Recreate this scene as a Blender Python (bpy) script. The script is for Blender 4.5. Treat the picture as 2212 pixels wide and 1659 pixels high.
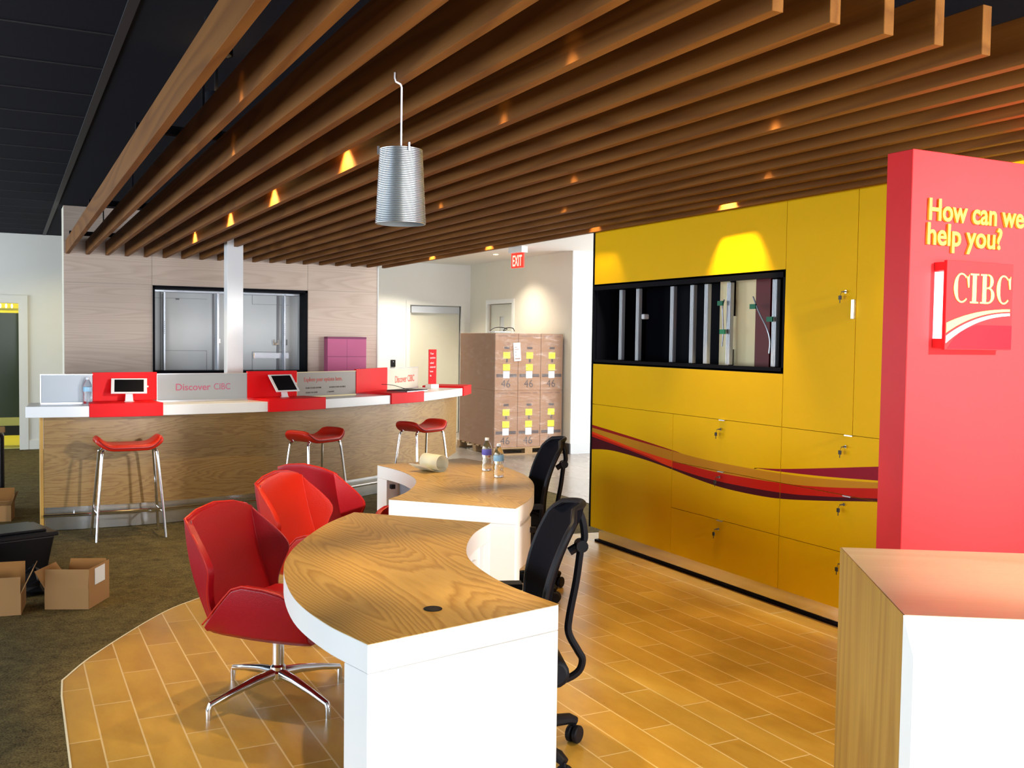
import bpy, bmesh, math, random
from mathutils import Vector, Matrix
random.seed(7)
S = bpy.context.scene
for o in list(bpy.data.objects):
    bpy.data.objects.remove(o, do_unlink=True)
C = S.collection
PI = math.pi

# ------------------------------------------------------------------ camera
cam_d = bpy.data.cameras.new('camera'); cam = bpy.data.objects.new('camera', cam_d); C.objects.link(cam)
F, PITCH, ROLL, YAW, HC = 2150.0, math.radians(2.58), math.radians(0.775), math.radians(26.92), 1.65
cam_d.sensor_fit = 'HORIZONTAL'; cam_d.sensor_width = 36.0; cam_d.lens = 36.0 * F / 2212.0
cam_d.clip_start = 0.05; cam_d.clip_end = 200
fwd = Vector((math.sin(YAW)*math.cos(PITCH), math.cos(YAW)*math.cos(PITCH), -math.sin(PITCH)))
r0 = Vector((math.cos(YAW), -math.sin(YAW), 0)); u0 = r0.cross(fwd)
rt = r0*math.cos(ROLL) + u0*math.sin(ROLL); up = -r0*math.sin(ROLL) + u0*math.cos(ROLL)
M = Matrix.Identity(4)
for i in range(3):
    M[i][0] = rt[i]; M[i][1] = up[i]; M[i][2] = -fwd[i]
M[0][3], M[1][3], M[2][3] = 0, 0, HC
cam.matrix_world = M
S.camera = cam

# ------------------------------------------------------------------ world, exposure, daylight
S.view_settings.view_transform = 'Standard'; S.view_settings.look = 'None'
S.view_settings.exposure = 0.0; S.view_settings.gamma = 1.0
S.view_settings.use_curve_mapping = False
w = bpy.data.worlds.new('World'); S.world = w; w.use_nodes = True
bg = w.node_tree.nodes['Background']; bg.inputs[0].default_value = (0.70, 0.83, 1.0, 1); bg.inputs[1].default_value = 1.0

def area(name, loc, rot, sx, sy, power, col):
    d = bpy.data.lights.new(name, 'AREA'); d.shape = 'RECTANGLE'; d.size = sx; d.size_y = sy
    d.energy = power; d.color = col
    o = bpy.data.objects.new(name, d); C.objects.link(o); o.location = loc; o.rotation_euler = rot
    return o
DAY = (0.90, 0.95, 1.0)
# daylight arriving through the shopfront windows behind the camera and in the left wall
area('daylight_front', (4.2, -3.35, 1.10), (PI/2, 0, 0), 7.4, 1.7, 1150, DAY)
area('daylight_right', (9.35, -0.7, 1.5), (PI/2, 0, PI/2), 5.2, 2.4, 1000, DAY)
area('daylight_side', (-4.85, 4.6, 1.35), (PI/2, 0, -PI/2), 7.2, 1.9, 380, (0.72, 0.86, 1.0))
# far-left fill added to brighten the left wall; lobby daylight from its glazed side
area('fill_side_far', (-4.85, 13.0, 1.45), (PI/2, 0, -PI/2), 3.6, 2.2, 290, (0.84, 0.94, 1.0))
area('daylight_lobby', (9.3, 9.5, 1.6), (PI/2, 0, PI/2), 4.0, 2.2, 230, (1.0, 0.97, 0.92))

WARM = (1.0, 0.72, 0.36)
def spot(name, loc, target, power, angle, blend=0.6, col=WARM, rad=0.03):
    d = bpy.data.lights.new(name, 'SPOT'); d.energy = power; d.color = col
    d.spot_size = math.radians(angle); d.spot_blend = blend; d.shadow_soft_size = rad
    o = bpy.data.objects.new(name, d); C.objects.link(o); o.location = loc
    dv = Vector(target) - Vector(loc); o.rotation_euler = dv.to_track_quat('-Z', 'Y').to_euler()
    return o

# ------------------------------------------------------------------ materials
def nt(m): return m.node_tree.nodes, m.node_tree.links
def mat(name, col, rough=0.5, metal=0.0, spec=0.5, var=0.0, vscale=8.0, bump=0.0, bscale=60.0, coat=0.0, emit=None, estr=0.0, trans=0.0, ior=1.45, stretch=None):
    m = bpy.data.materials.new(name); m.use_nodes = True; n, l = nt(m); b = n['Principled BSDF']
    b.inputs['Base Color'].default_value = (*col, 1); b.inputs['Roughness'].default_value = rough
    b.inputs['Metallic'].default_value = metal; b.inputs['Specular IOR Level'].default_value = spec
    b.inputs['Coat Weight'].default_value = coat; b.inputs['Transmission Weight'].default_value = trans
    b.inputs['IOR'].default_value = ior
    if emit:
        b.inputs['Emission Color'].default_value = (*emit, 1); b.inputs['Emission Strength'].default_value = estr
    tc = n.new('ShaderNodeTexCoord'); mp = n.new('ShaderNodeMapping'); l.new(tc.outputs['Object'], mp.inputs[0])
    if stretch: mp.inputs['Scale'].default_value = stretch
    nz = n.new('ShaderNodeTexNoise'); nz.inputs['Scale'].default_value = vscale; nz.inputs['Detail'].default_value = 5
    l.new(mp.outputs[0], nz.inputs['Vector'])
    v = max(var, 0.02)
    mx = n.new('ShaderNodeMix'); mx.data_type = 'RGBA'
    mx.inputs[6].default_value = (*[max(0, c*(1-v)) for c in col], 1); mx.inputs[7].default_value = (*[min(1, c*(1+v)) for c in col], 1)
    l.new(nz.outputs['Fac'], mx.inputs[0]); l.new(mx.outputs[2], b.inputs['Base Color'])
    if bump > 0:
        nb = n.new('ShaderNodeTexNoise'); nb.inputs['Scale'].default_value = bscale; nb.inputs['Detail'].default_value = 3
        l.new(mp.outputs[0], nb.inputs['Vector'])
        bp = n.new('ShaderNodeBump'); bp.inputs['Strength'].default_value = bump; bp.inputs['Distance'].default_value = 0.01
        l.new(nb.outputs['Fac'], bp.inputs['Height']); l.new(bp.outputs[0], b.inputs['Normal'])
    return m

def wood(name, light, dark, stretch=(1, 1, 1), scale=2.0, bands=12.0, rough=0.4, fine=0.25, contrast=1.0, spec=0.5, wav=0.12):
    """grain lines are the contours of a stretched noise field, plus fine fibres"""
    m = bpy.data.materials.new(name); m.use_nodes = True; n, l = nt(m); b = n['Principled BSDF']
    b.inputs['Roughness'].default_value = rough; b.inputs['Specular IOR Level'].default_value = spec
    tc = n.new('ShaderNodeTexCoord'); mp = n.new('ShaderNodeMapping'); mp.inputs['Scale'].default_value = stretch
    l.new(tc.outputs['Object'], mp.inputs[0])
    wz = n.new('ShaderNodeTexNoise'); wz.inputs['Scale'].default_value = scale*7; wz.inputs['Detail'].default_value = 3
    l.new(mp.outputs[0], wz.inputs['Vector'])
    nz = n.new('ShaderNodeTexNoise'); nz.inputs['Scale'].default_value = scale; nz.inputs['Detail'].default_value = 0.5
    nz.inputs['Roughness'].default_value = 0.4
    l.new(mp.outputs[0], nz.inputs['Vector'])
    ad = n.new('ShaderNodeMath'); ad.operation = 'MULTIPLY_ADD'; ad.inputs[1].default_value = wav*0.25
    l.new(wz.outputs['Fac'], ad.inputs[0]); l.new(nz.outputs['Fac'], ad.inputs[2])
    mu = n.new('ShaderNodeMath'); mu.operation = 'MULTIPLY'; mu.inputs[1].default_value = bands; l.new(ad.outputs[0], mu.inputs[0])
    fr = n.new('ShaderNodeMath'); fr.operation = 'FRACT'; l.new(mu.outputs[0], fr.inputs[0])
    rp = n.new('ShaderNodeValToRGB'); e = rp.color_ramp.elements
    e[0].position = 0.0; e[0].color = (*dark, 1)
    e[1].position = 1.0; e[1].color = (*dark, 1)
    k = rp.color_ramp.elements.new(0.25); k.color = (*light, 1)
    k = rp.color_ramp.elements.new(0.6); k.color = (*[a*0.75+c*0.25 for a, c in zip(light, dark)], 1)
    l.new(fr.outputs[0], rp.inputs[0])
    mp2 = n.new('ShaderNodeMapping'); mp2.inputs['Scale'].default_value = tuple(c*(1 if c < 0.9 else 6) for c in stretch)
    l.new(tc.outputs['Object'], mp2.inputs[0])
    fz = n.new('ShaderNodeTexNoise'); fz.inputs['Scale'].default_value = 22; fz.inputs['Detail'].default_value = 4
    l.new(mp2.outputs[0], fz.inputs['Vector'])
    mx = n.new('ShaderNodeMix'); mx.data_type = 'RGBA'; mx.blend_type = 'MULTIPLY'; mx.inputs[0].default_value = fine
    l.new(rp.outputs[0], mx.inputs[6]); l.new(fz.outputs['Fac'], mx.inputs[7])
    avg = tuple((a*0.65+c*0.35)*(1-fine*0.5) for a, c in zip(light, dark))
    m2 = n.new('ShaderNodeMix'); m2.data_type = 'RGBA'; m2.inputs[0].default_value = contrast
    m2.inputs[6].default_value = (*avg, 1); l.new(mx.outputs[2], m2.inputs[7]); l.new(m2.outputs[2], b.inputs['Base Color'])
    return m

MT = {}
MT['oak_top'] = wood('oak_top', (0.62, 0.40, 0.115), (0.42, 0.225, 0.04), (1.0, 0.17, 1), 3.0, 38, 0.33, 0.25, 1.0, wav=0.16)
MT['oak_side'] = wood('oak_side', (0.66, 0.36, 0.055), (0.48, 0.23, 0.026), (1, 1, 0.10), 3.0, 10, 0.5, 0.4, 0.8)
MT['oak_podium'] = wood('oak_podium', (0.90, 0.70, 0.43), (0.82, 0.58, 0.32), (0.2, 1, 1), 3.0, 8, 0.4, 0.2, 0.8)
MT['oak_counter'] = wood('oak_counter', (0.44, 0.265, 0.085), (0.27, 0.135, 0.038), (0.30, 0.30, 2.2), 1.6, 26, 0.36, 0.45, 0.75, wav=0.6)
MT['slat'] = wood('slat_wood', (0.25, 0.095, 0.016), (0.16, 0.054, 0.008), (1.6, 0.12, 1.6), 3.0, 8, 0.62, 0.3, 0.8, spec=0.15)
MT['wall_wood'] = wood('wall_wood', (0.70, 0.55, 0.445), (0.58, 0.43, 0.335), (0.16, 0.16, 2.6), 2.0, 18, 0.5, 0.25, 0.7)
MT['white'] = mat('white_laminate', (0.88, 0.87, 0.84), 0.35, var=0.015)
MT['white_top'] = mat('white_solid_surface', (0.80, 0.82, 0.84), 0.25, var=0.01)
MT['red_top'] = mat('red_solid_surface', (0.74, 0.006, 0.010), 0.45, spec=0.15, var=0.05)
MT['red_panel'] = mat('red_laminate', (0.62, 0.026, 0.028), 0.35, spec=0.2, var=0.03, coat=0.0)
MT['yellow'] = mat('yellow_laminate', (0.82, 0.47, 0.0), 0.48, spec=0.12, var=0.03, vscale=3)
MT['stripe_maroon'] = mat('stripe_maroon', (0.075, 0.006, 0.012), 0.48, spec=0.12)
MT['stripe_red'] = mat('stripe_red', (0.55, 0.014, 0.005), 0.48, spec=0.12)
MT['stripe_bright'] = mat('stripe_bright_red', (0.85, 0.05, 0.006), 0.48, spec=0.12)
MT['stripe_tan'] = mat('stripe_tan', (0.56, 0.24, 0.012), 0.48, spec=0.12)
MT['stripe_crimson'] = mat('stripe_crimson', (0.28, 0.008, 0.022), 0.48, spec=0.12)
MT['stripe_dkred'] = mat('stripe_dark_red', (0.33, 0.01, 0.008), 0.48, spec=0.12)
MT['black'] = mat('black_paint', (0.0035, 0.0035, 0.006), 0.6, spec=0.08)
MT['black_plastic'] = mat('black_plastic', (0.008, 0.008, 0.012), 0.5, spec=0.25)
MT['mesh_black'] = mat('black_mesh_fabric', (0.007, 0.007, 0.011), 0.85, spec=0.04, bump=0.3, bscale=300)
MT['ceil_dark'] = mat('dark_ceiling_tile', (0.0085, 0.009, 0.015), 0.9, spec=0.1, var=0.15, vscale=40)
MT['ceil_line'] = mat('dark_ceiling_grid', (0.016, 0.014, 0.018), 0.6)
MT['ceil_white'] = mat('white_ceiling', (0.72, 0.72, 0.70), 0.8)
MT['wall_white'] = mat('white_wall_paint', (0.72, 0.72, 0.69), 0.7, var=0.02)
MT['wall_cream'] = mat('cream_wall_paint', (0.66, 0.62, 0.52), 0.7, var=0.02)
MT['door_cream'] = mat('cream_door_paint', (0.62, 0.61, 0.52), 0.5, var=0.02)
MT['chrome'] = mat('chrome', (0.78, 0.79, 0.82), 0.12, metal=1.0)
MT['alu'] = mat('brushed_aluminium', (0.62, 0.64, 0.68), 0.3, metal=1.0)
MT['alu_rail'] = mat('aluminium_rail', (0.55, 0.57, 0.60), 0.42, metal=0.55)
MT['steel'] = mat('brushed_steel_kick', (0.72, 0.76, 0.80), 0.22, metal=1.0, var=0.35, vscale=2.2, stretch=(2, 2, 0.05))
MT['leather'] = mat('red_leather', (0.34, 0.004, 0.010), 0.38, spec=0.35, var=0.06, bump=0.12, bscale=180)
MT['leather_orange'] = mat('scarlet_leather', (0.50, 0.016, 0.005), 0.38, spec=0.35, var=0.06, bump=0.12, bscale=180)
MT['leather_seam'] = mat('leather_seam', (0.14, 0.004, 0.010), 0.5)
MT['grey_glass'] = mat('frosted_grey_panel', (0.36, 0.40, 0.44), 0.28, var=0.02)
MT['taupe_panel'] = mat('frosted_taupe_panel', (0.19, 0.155, 0.12), 0.28, var=0.02)
MT['cream_panel'] = mat('frosted_cream_panel', (0.58, 0.54, 0.45), 0.30, var=0.02)
MT['lilac_text'] = mat('magenta_lettering', (0.48, 0.13, 0.22), 0.5)
MT['red_text'] = mat('red_lettering', (0.62, 0.10, 0.07), 0.5)
MT['dark_text'] = mat('dark_lettering', (0.09, 0.06, 0.05), 0.5)
MT['shade_grey'] = mat('grey_lamp_liner', (0.16, 0.18, 0.19), 0.6)
MT['steel_plinth'] = mat('polished_steel_plinth', (0.85, 0.82, 0.75), 0.16, metal=1.0)
MT['white_text'] = mat('white_lettering', (0.85, 0.85, 0.85), 0.5)
MT['yellow_text'] = mat('yellow_lettering', (0.62, 0.55, 0.035), 0.4)
MT['logo_yellow'] = mat('logo_yellow', (0.60, 0.58, 0.10), 0.4)
MT['logo_red'] = mat('logo_red', (0.60, 0.018, 0.020), 0.3, spec=0.3)
MT['logo_deep'] = mat('logo_deep_red', (0.42, 0.004, 0.010), 0.5, spec=0.2)
MT['magenta'] = mat('magenta_box_paint', (0.50, 0.09, 0.22), 0.5, var=0.05)
MT['magenta_dk'] = mat('magenta_box_line', (0.20, 0.02, 0.09), 0.5)
MT['safe'] = mat('grey_steel_door_paint', (0.55, 0.57, 0.57), 0.35, var=0.08, vscale=2.5)
MT['safe_dk'] = mat('grey_steel_dark_groove', (0.14, 0.14, 0.15), 0.4)  # dark grey of the slots and panel seams
MT['rail_grey'] = mat('light_grey_rail', (0.52, 0.55, 0.60), 0.3, metal=0.4)
MT['card'] = mat('cardboard', (0.34, 0.185, 0.075), 0.85, spec=0.1, var=0.10, vscale=6)
MT['card_in'] = mat('cardboard_inner', (0.36, 0.165, 0.05), 0.85, spec=0.1, var=0.10, vscale=6)
MT['card_tv'] = mat('cardboard_printed', (0.36, 0.20, 0.12), 0.8, spec=0.1, var=0.07, vscale=5)
MT['print_dark'] = mat('dark_box_print', (0.08, 0.055, 0.055), 0.7)
MT['print_faint'] = mat('faint_box_print', (0.25, 0.13, 0.085), 0.7)
MT['sticker_y'] = mat('yellow_sticker', (0.80, 0.78, 0.02), 0.6)
MT['sticker_w'] = mat('white_sticker', (0.72, 0.74, 0.76), 0.6)
MT['pallet'] = mat('pallet_wood', (0.38, 0.24, 0.12), 0.8, var=0.15)
MT['cream_board'] = mat('cream_board', (0.85, 0.72, 0.42), 0.6, var=0.06, vscale=3)
MT['red_board'] = mat('dark_red_board', (0.12, 0.004, 0.006), 0.5)
MT['green_tape'] = mat('green_tape', (0.0, 0.16, 0.07), 0.5)
MT['paper'] = mat('cream_paper', (0.76, 0.72, 0.54), 0.7)
MT['label_blue'] = mat('blue_bottle_label', (0.10, 0.28, 0.62), 0.4)
MT['label_purple'] = mat('violet_bottle_label', (0.12, 0.11, 0.55), 0.4)
MT['label_sky'] = mat('pale_blue_bottle_label', (0.30, 0.55, 0.75), 0.4)
MT['cap'] = mat('white_bottle_cap', (0.75, 0.78, 0.82), 0.4)
MT['screen'] = mat('black_tablet_screen', (0.004, 0.004, 0.006), 0.35, spec=0.2)
MT['tablet'] = mat('white_tablet_plastic', (0.82, 0.80, 0.80), 0.3)
MT['case'] = mat('black_tote_plastic', (0.008, 0.008, 0.010), 0.32, var=0.1)
MT['cord'] = mat('white_cord', (0.80, 0.78, 0.85), 0.4)
MT['key'] = mat('black_key', (0.02, 0.015, 0.01), 0.4)
MT['exit_red'] = mat('lit_exit_red', (0.8, 0.02, 0.01), 0.5, emit=(1.0, 0.03, 0.015), estr=1.3)
MT['exit_letter'] = mat('lit_exit_letter', (0.9, 0.5, 0.4), 0.5, emit=(1.0, 0.45, 0.35), estr=1.4)
MT['lamp_glow'] = mat('lit_lamp_lens', (1, 0.8, 0.5), 0.5, emit=(1.0, 0.62, 0.22), estr=30)
MT['glow_white'] = mat('emissive_logo_side', (1, 1, 1), 0.5, emit=(1.0, 0.92, 0.98), estr=1.8)
MT['bulb_glow'] = mat('lit_small_bulb', (1, 1, 0.7), 0.5, emit=(1.0, 0.95, 0.5), estr=2.0)
MT['yellow_cable'] = mat('yellow_cable', (0.6, 0.5, 0.02), 0.5)
MT['tile_base'] = mat('grey_tile_base', (0.50, 0.52, 0.54), 0.4)
MT['dark_base'] = mat('dark_rubber_base', (0.015, 0.013, 0.018), 0.5)
MT['green_glass'] = mat('dark_green_glass_panel', (0.050, 0.068, 0.040), 0.25, var=0.2, vscale=2)
MT['room_yellow_lit'] = mat('yellow_lit_room_colour', (0.60, 0.56, 0.16), 0.6)  # yellow of the room's lighting put into its surface colour
MT['room_dark'] = mat('dark_room_base', (0.015, 0.014, 0.008), 0.6)

def glass_mat(name, col, ior=1.33, rough=0.02):
    return mat(name, col, rough, trans=1.0, ior=ior, var=0.0)
MT['pet'] = glass_mat('clear_bottle_plastic', (0.93, 0.96, 0.98), 1.25, 0.05)

def film_mat():
    m = bpy.data.materials.new('stretch_wrap_film'); m.use_nodes = True; n, l = nt(m)
    out = n['Material Output']; n.remove(n['Principled BSDF'])
    tr = n.new('ShaderNodeBsdfTransparent'); gl = n.new('ShaderNodeBsdfGlossy'); gl.inputs['Roughness'].default_value = 0.22
    df = n.new('ShaderNodeBsdfDiffuse'); df.inputs[0].default_value = (0.55, 0.52, 0.48, 1)
    mx = n.new('ShaderNodeMixShader'); m2 = n.new('ShaderNodeMixShader')
    tc = n.new('ShaderNodeTexCoord'); mp = n.new('ShaderNodeMapping'); mp.inputs['Scale'].default_value = (1.2, 1.2, 4.5)
    mp.inputs['Rotation'].default_value = (0.3, 0.35, 0)
    nz = n.new('ShaderNodeTexNoise'); nz.inputs['Scale'].default_value = 3.2; nz.inputs['Detail'].default_value = 6; nz.inputs['Distortion'].default_value = 1.2
    l.new(tc.outputs['Object'], mp.inputs[0]); l.new(mp.outputs[0], nz.inputs['Vector'])
    bp = n.new('ShaderNodeBump'); bp.inputs['Strength'].default_value = 0.9; bp.inputs['Distance'].default_value = 0.05
    l.new(nz.outputs['Fac'], bp.inputs['Height']); l.new(bp.outputs[0], gl.inputs['Normal'])
    rp = n.new('ShaderNodeMapRange'); rp.inputs[1].default_value = 0.45; rp.inputs[2].default_value = 0.8; rp.inputs[3].default_value = 0.03; rp.inputs[4].default_value = 0.13
    l.new(nz.outputs['Fac'], rp.inputs[0])
    l.new(rp.outputs[0], mx.inputs[0]); l.new(tr.outputs[0], mx.inputs[1]); l.new(gl.outputs[0], mx.inputs[2])
    m2.inputs[0].default_value = 0.035; l.new(mx.outputs[0], m2.inputs[1]); l.new(df.outputs[0], m2.inputs[2])
    l.new(m2.outputs[0], out.inputs[0])
    return m
MT['film'] = film_mat()

def tile_mat(name, x0, wx, ly, c1, c2, grout, rough=0.28, gw=0.006, spec=0.5):
    """plank tiles laid along world Y, each row with its own joint offset"""
    m = bpy.data.materials.new(name); m.use_nodes = True; n, l = nt(m); b = n['Principled BSDF']
    b.inputs['Specular IOR Level'].default_value = spec
    g = n.new('ShaderNodeNewGeometry'); sp = n.new('ShaderNodeSeparateXYZ'); l.new(g.outputs['Position'], sp.inputs[0])
    def ma(op, a, b2=None, c=None):
        k = n.new('ShaderNodeMath'); k.operation = op
        for i, v in enumerate((a, b2, c)):
            if v is None: continue
            if isinstance(v, (int, float)): k.inputs[i].default_value = v
            else: l.new(v, k.inputs[i])
        return k.outputs[0]
    u = ma('DIVIDE', ma('SUBTRACT', sp.outputs['X'], x0), wx)
    row = ma('FLOOR', u); fu = ma('FRACT', u)
    off = ma('MULTIPLY', row, 0.38)
    v = ma('ADD', ma('DIVIDE', sp.outputs['Y'], ly), off)
    col = ma('FLOOR', v); fv = ma('FRACT', v)
    du = ma('MULTIPLY', ma('MINIMUM', fu, ma('SUBTRACT', 1.0, fu)), wx)
    dv = ma('MULTIPLY', ma('MINIMUM', fv, ma('SUBTRACT', 1.0, fv)), ly)
    d = ma('MINIMUM', du, dv)
    isg = ma('LESS_THAN', d, gw/2)
    cb = n.new('ShaderNodeCombineXYZ'); l.new(row, cb.inputs[0]); l.new(col, cb.inputs[1])
    wn = n.new('ShaderNodeTexWhiteNoise'); l.new(cb.outputs[0], wn.inputs['Vector'])
    nz = n.new('ShaderNodeTexNoise'); nz.inputs['Scale'].default_value = 4; nz.inputs['Detail'].default_value = 7; nz.inputs['Roughness'].default_value = 0.62
    mp = n.new('ShaderNodeMapping'); mp.inputs['Scale'].default_value = (2.2, 0.9, 1)
    ad = n.new('ShaderNodeVectorMath'); ad.operation = 'ADD'; sc = n.new('ShaderNodeVectorMath'); sc.operation = 'SCALE'; sc.inputs[3].default_value = 7.0
    l.new(wn.outputs['Color'], sc.inputs[0]); l.new(g.outputs['Position'], ad.inputs[0]); l.new(sc.outputs[0], ad.inputs[1])
    l.new(ad.outputs[0], mp.inputs[0]); l.new(mp.outputs[0], nz.inputs['Vector'])
    f = ma('ADD', ma('MULTIPLY', nz.outputs['Fac'], 1.1), ma('MULTIPLY', wn.outputs['Value'], 0.35))
    f = ma('SUBTRACT', f, 0.25); cl = n.new('ShaderNodeClamp'); l.new(f, cl.inputs[0]); f = cl.outputs[0]
    mx = n.new('ShaderNodeMix'); mx.data_type = 'RGBA'; mx.inputs[6].default_value = (*c1, 1); mx.inputs[7].default_value = (*c2, 1); l.new(f, mx.inputs[0])
    m3 = n.new('ShaderNodeMix'); m3.data_type = 'RGBA'; m3.inputs[7].default_value = (*grout, 1); l.new(mx.outputs[2], m3.inputs[6]); l.new(isg, m3.inputs[0])
    l.new(m3.outputs[2], b.inputs['Base Color'])
    l.new(ma('ADD', ma('MULTIPLY', nz.outputs['Fac'], 0.15), rough - 0.07), b.inputs['Roughness'])
    bp = n.new('ShaderNodeBump'); bp.inputs['Strength'].default_value = 0.35; bp.inputs['Distance'].default_value = 0.002
    l.new(ma('SUBTRACT', 1.0, isg), bp.inputs['Height']); l.new(bp.outputs[0], b.inputs['Normal'])
    return m
MT['tile'] = tile_mat('oak_look_plank_tile', 0.013, 0.1585, 0.65, (0.34, 0.175, 0.022), (0.62, 0.385, 0.07), (0.66, 0.50, 0.25), 0.30, 0.007)
MT['grey_tile'] = tile_mat('grey_stone_tile', 0.05, 0.6, 0.9, (0.26, 0.22, 0.19), (0.38, 0.33, 0.29), (0.20, 0.18, 0.16), 0.25, 0.005)

def carpet_mat():
    m = bpy.data.materials.new('olive_brown_carpet'); m.use_nodes = True; n, l = nt(m); b = n['Principled BSDF']
    b.inputs['Roughness'].default_value = 0.95; b.inputs['Specular IOR Level'].default_value = 0.08
    g = n.new('ShaderNodeNewGeometry')
    a = n.new('ShaderNodeTexNoise'); a.inputs['Scale'].default_value = 120; a.inputs['Detail'].default_value = 3
    c = n.new('ShaderNodeTexNoise'); c.inputs['Scale'].default_value = 9; c.inputs['Detail'].default_value = 8; c.inputs['Roughness'].default_value = 0.8
    l.new(g.outputs['Position'], a.inputs['Vector']); l.new(g.outputs['Position'], c.inputs['Vector'])
    ad = n.new('ShaderNodeMath'); ad.operation = 'ADD'; l.new(a.outputs['Fac'], ad.inputs[0]); l.new(c.outputs['Fac'], ad.inputs[1])
    r = n.new('ShaderNodeValToRGB'); e = r.color_ramp.elements
    e[0].position = 0.35; e[0].color = (0.028, 0.020, 0.010, 1); e[1].position = 0.66; e[1].color = (0.22, 0.17, 0.065, 1)
    hf = n.new('ShaderNodeMath'); hf.operation = 'MULTIPLY'; hf.inputs[1].default_value = 0.5; l.new(ad.outputs[0], hf.inputs[0])
    l.new(hf.outputs[0], r.inputs[0]); l.new(r.outputs[0], b.inputs['Base Color'])
    bp = n.new('ShaderNodeBump'); bp.inputs['Strength'].default_value = 0.5; bp.inputs['Distance'].default_value = 0.004
    l.new(a.outputs['Fac'], bp.inputs['Height']); l.new(bp.outputs[0], b.inputs['Normal'])
    return m
MT['carpet'] = carpet_mat()

# ------------------------------------------------------------------ mesh helpers
class MB:
    def __init__(s): s.v = []; s.f = []; s.m = []
    def add(s, vs, fs, mi=0):
        o = len(s.v); s.v += [tuple(p) for p in vs]; s.f += [tuple(i+o for i in q) for q in fs]; s.m += [mi]*len(fs)
    def box(s, a, b, mi=0, mx=None):
        x0, y0, z0 = a; x1, y1, z1 = b
        vs = [(x0,y0,z0),(x1,y0,z0),(x1,y1,z0),(x0,y1,z0),(x0,y0,z1),(x1,y0,z1),(x1,y1,z1),(x0,y1,z1)]
        if mx is not None: vs = [mx @ Vector(p) for p in vs]
        s.add(vs, [(0,3,2,1),(4,5,6,7),(0,1,5,4),(1,2,6,5),(2,3,7,6),(3,0,4,7)], mi)
    def prism(s, poly, z0, z1, mi=0, mtop=None, mx=None):
        n = len(poly); A = sum(poly[i][0]*poly[(i+1)%n][1]-poly[(i+1)%n][0]*poly[i][1] for i in range(n))
        if A < 0: poly = poly[::-1]
        vs = [(p[0], p[1], z0) for p in poly] + [(p[0], p[1], z1) for p in poly]
        if mx is not None: vs = [mx @ Vector(p) for p in vs]
        s.add(vs, [tuple(range(n))[::-1]] + [(i, (i+1)%n, n+(i+1)%n, n+i) for i in range(n)], mi)
        s.f.append(tuple(len(s.v)-n+i for i in range(n))); s.m.append(mi if mtop is None else mtop)
    def tube(s, pts, r, seg=10, mi=0, closed=False):
        pts = [Vector(p) for p in pts]; n = len(pts)
        rs = r if isinstance(r, (list, tuple)) else [r]*n
        up_ = None; rings = []
        for i, p in enumerate(pts):
            if closed: t = pts[(i+1)%n]-pts[i-1]
            else: t = pts[min(i+1, n-1)]-pts[max(i-1, 0)]
            t.normalize()
            if up_ is None:
                up_ = Vector((0,0,1)) if abs(t.z) < 0.9 else Vector((1,0,0))
            a = up_ - t*up_.dot(t)
            if a.length < 1e-4: a = Vector((0,1,0)) - t*t.y
            a.normalize(); up_ = a; b = t.cross(a)
            rings.append([p + (a*math.cos(2*PI*k/seg)+b*math.sin(2*PI*k/seg))*rs[i] for k in range(seg)])
        vs = [q for rg in rings for q in rg]; fs = []
        m_ = n if closed else n-1
        for i in range(m_):
            j = (i+1) % n
            for k in range(seg):
                k2 = (k+1) % seg; fs.append((i*seg+k, j*seg+k, j*seg+k2, i*seg+k2)[::-1])
        if not closed: fs += [tuple(range(seg)), tuple(range((n-1)*seg, n*seg))[::-1]]
        s.add(vs, fs, mi)
    def lathe(s, prof, seg=24, c=(0,0,0), mi=0, mx=None):
        vs = []; fs = []; n = len(prof)
        for r, z in prof:
            for k in range(seg):
                p = Vector((r*math.cos(2*PI*k/seg), r*math.sin(2*PI*k/seg), z))
                if mx is not None: p = mx @ p
                vs.append((p[0]+c[0], p[1]+c[1], p[2]+c[2]))
        for i in range(n-1):
            for k in range(seg):
                k2 = (k+1) % seg; fs.append((i*seg+k, i*seg+k2, (i+1)*seg+k2, (i+1)*seg+k))
        fs.append(tuple(range(seg))[::-1]); fs.append(tuple((n-1)*seg+k for k in range(seg)))
        s.add(vs, fs, mi)
    def build(s, name, mats, parent=None, smooth=False, bevel=0.0, sub=0, solid=0.0, soff=-1.0, segs=2, angle=35):
        me = bpy.data.meshes.new(name); me.from_pydata(s.v, [], s.f)
        if not isinstance(mats, (list, tuple)): mats = [mats]
        for m in mats: me.materials.append(MT[m])
        for p, i in zip(me.polygons, s.m): p.material_index = i; p.use_smooth = smooth
        me.validate(); me.update()
        o = bpy.data.objects.new(name, me); C.objects.link(o)
        if parent is not None: o.parent = parent
        if smooth and not sub:
            try: me.set_sharp_from_angle(angle=math.radians(angle))
            except Exception: pass
        if solid:
            k = o.modifiers.new('solid', 'SOLIDIFY'); k.thickness = solid; k.offset = soff; k.use_even_offset = False
        if bevel:
            k = o.modifiers.new('bevel', 'BEVEL'); k.width = bevel; k.segments = segs; k.limit_method = 'ANGLE'; k.angle_limit = math.radians(40)
        if sub:
            k = o.modifiers.new('sub', 'SUBSURF'); k.levels = sub; k.render_levels = sub
        return o

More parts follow.
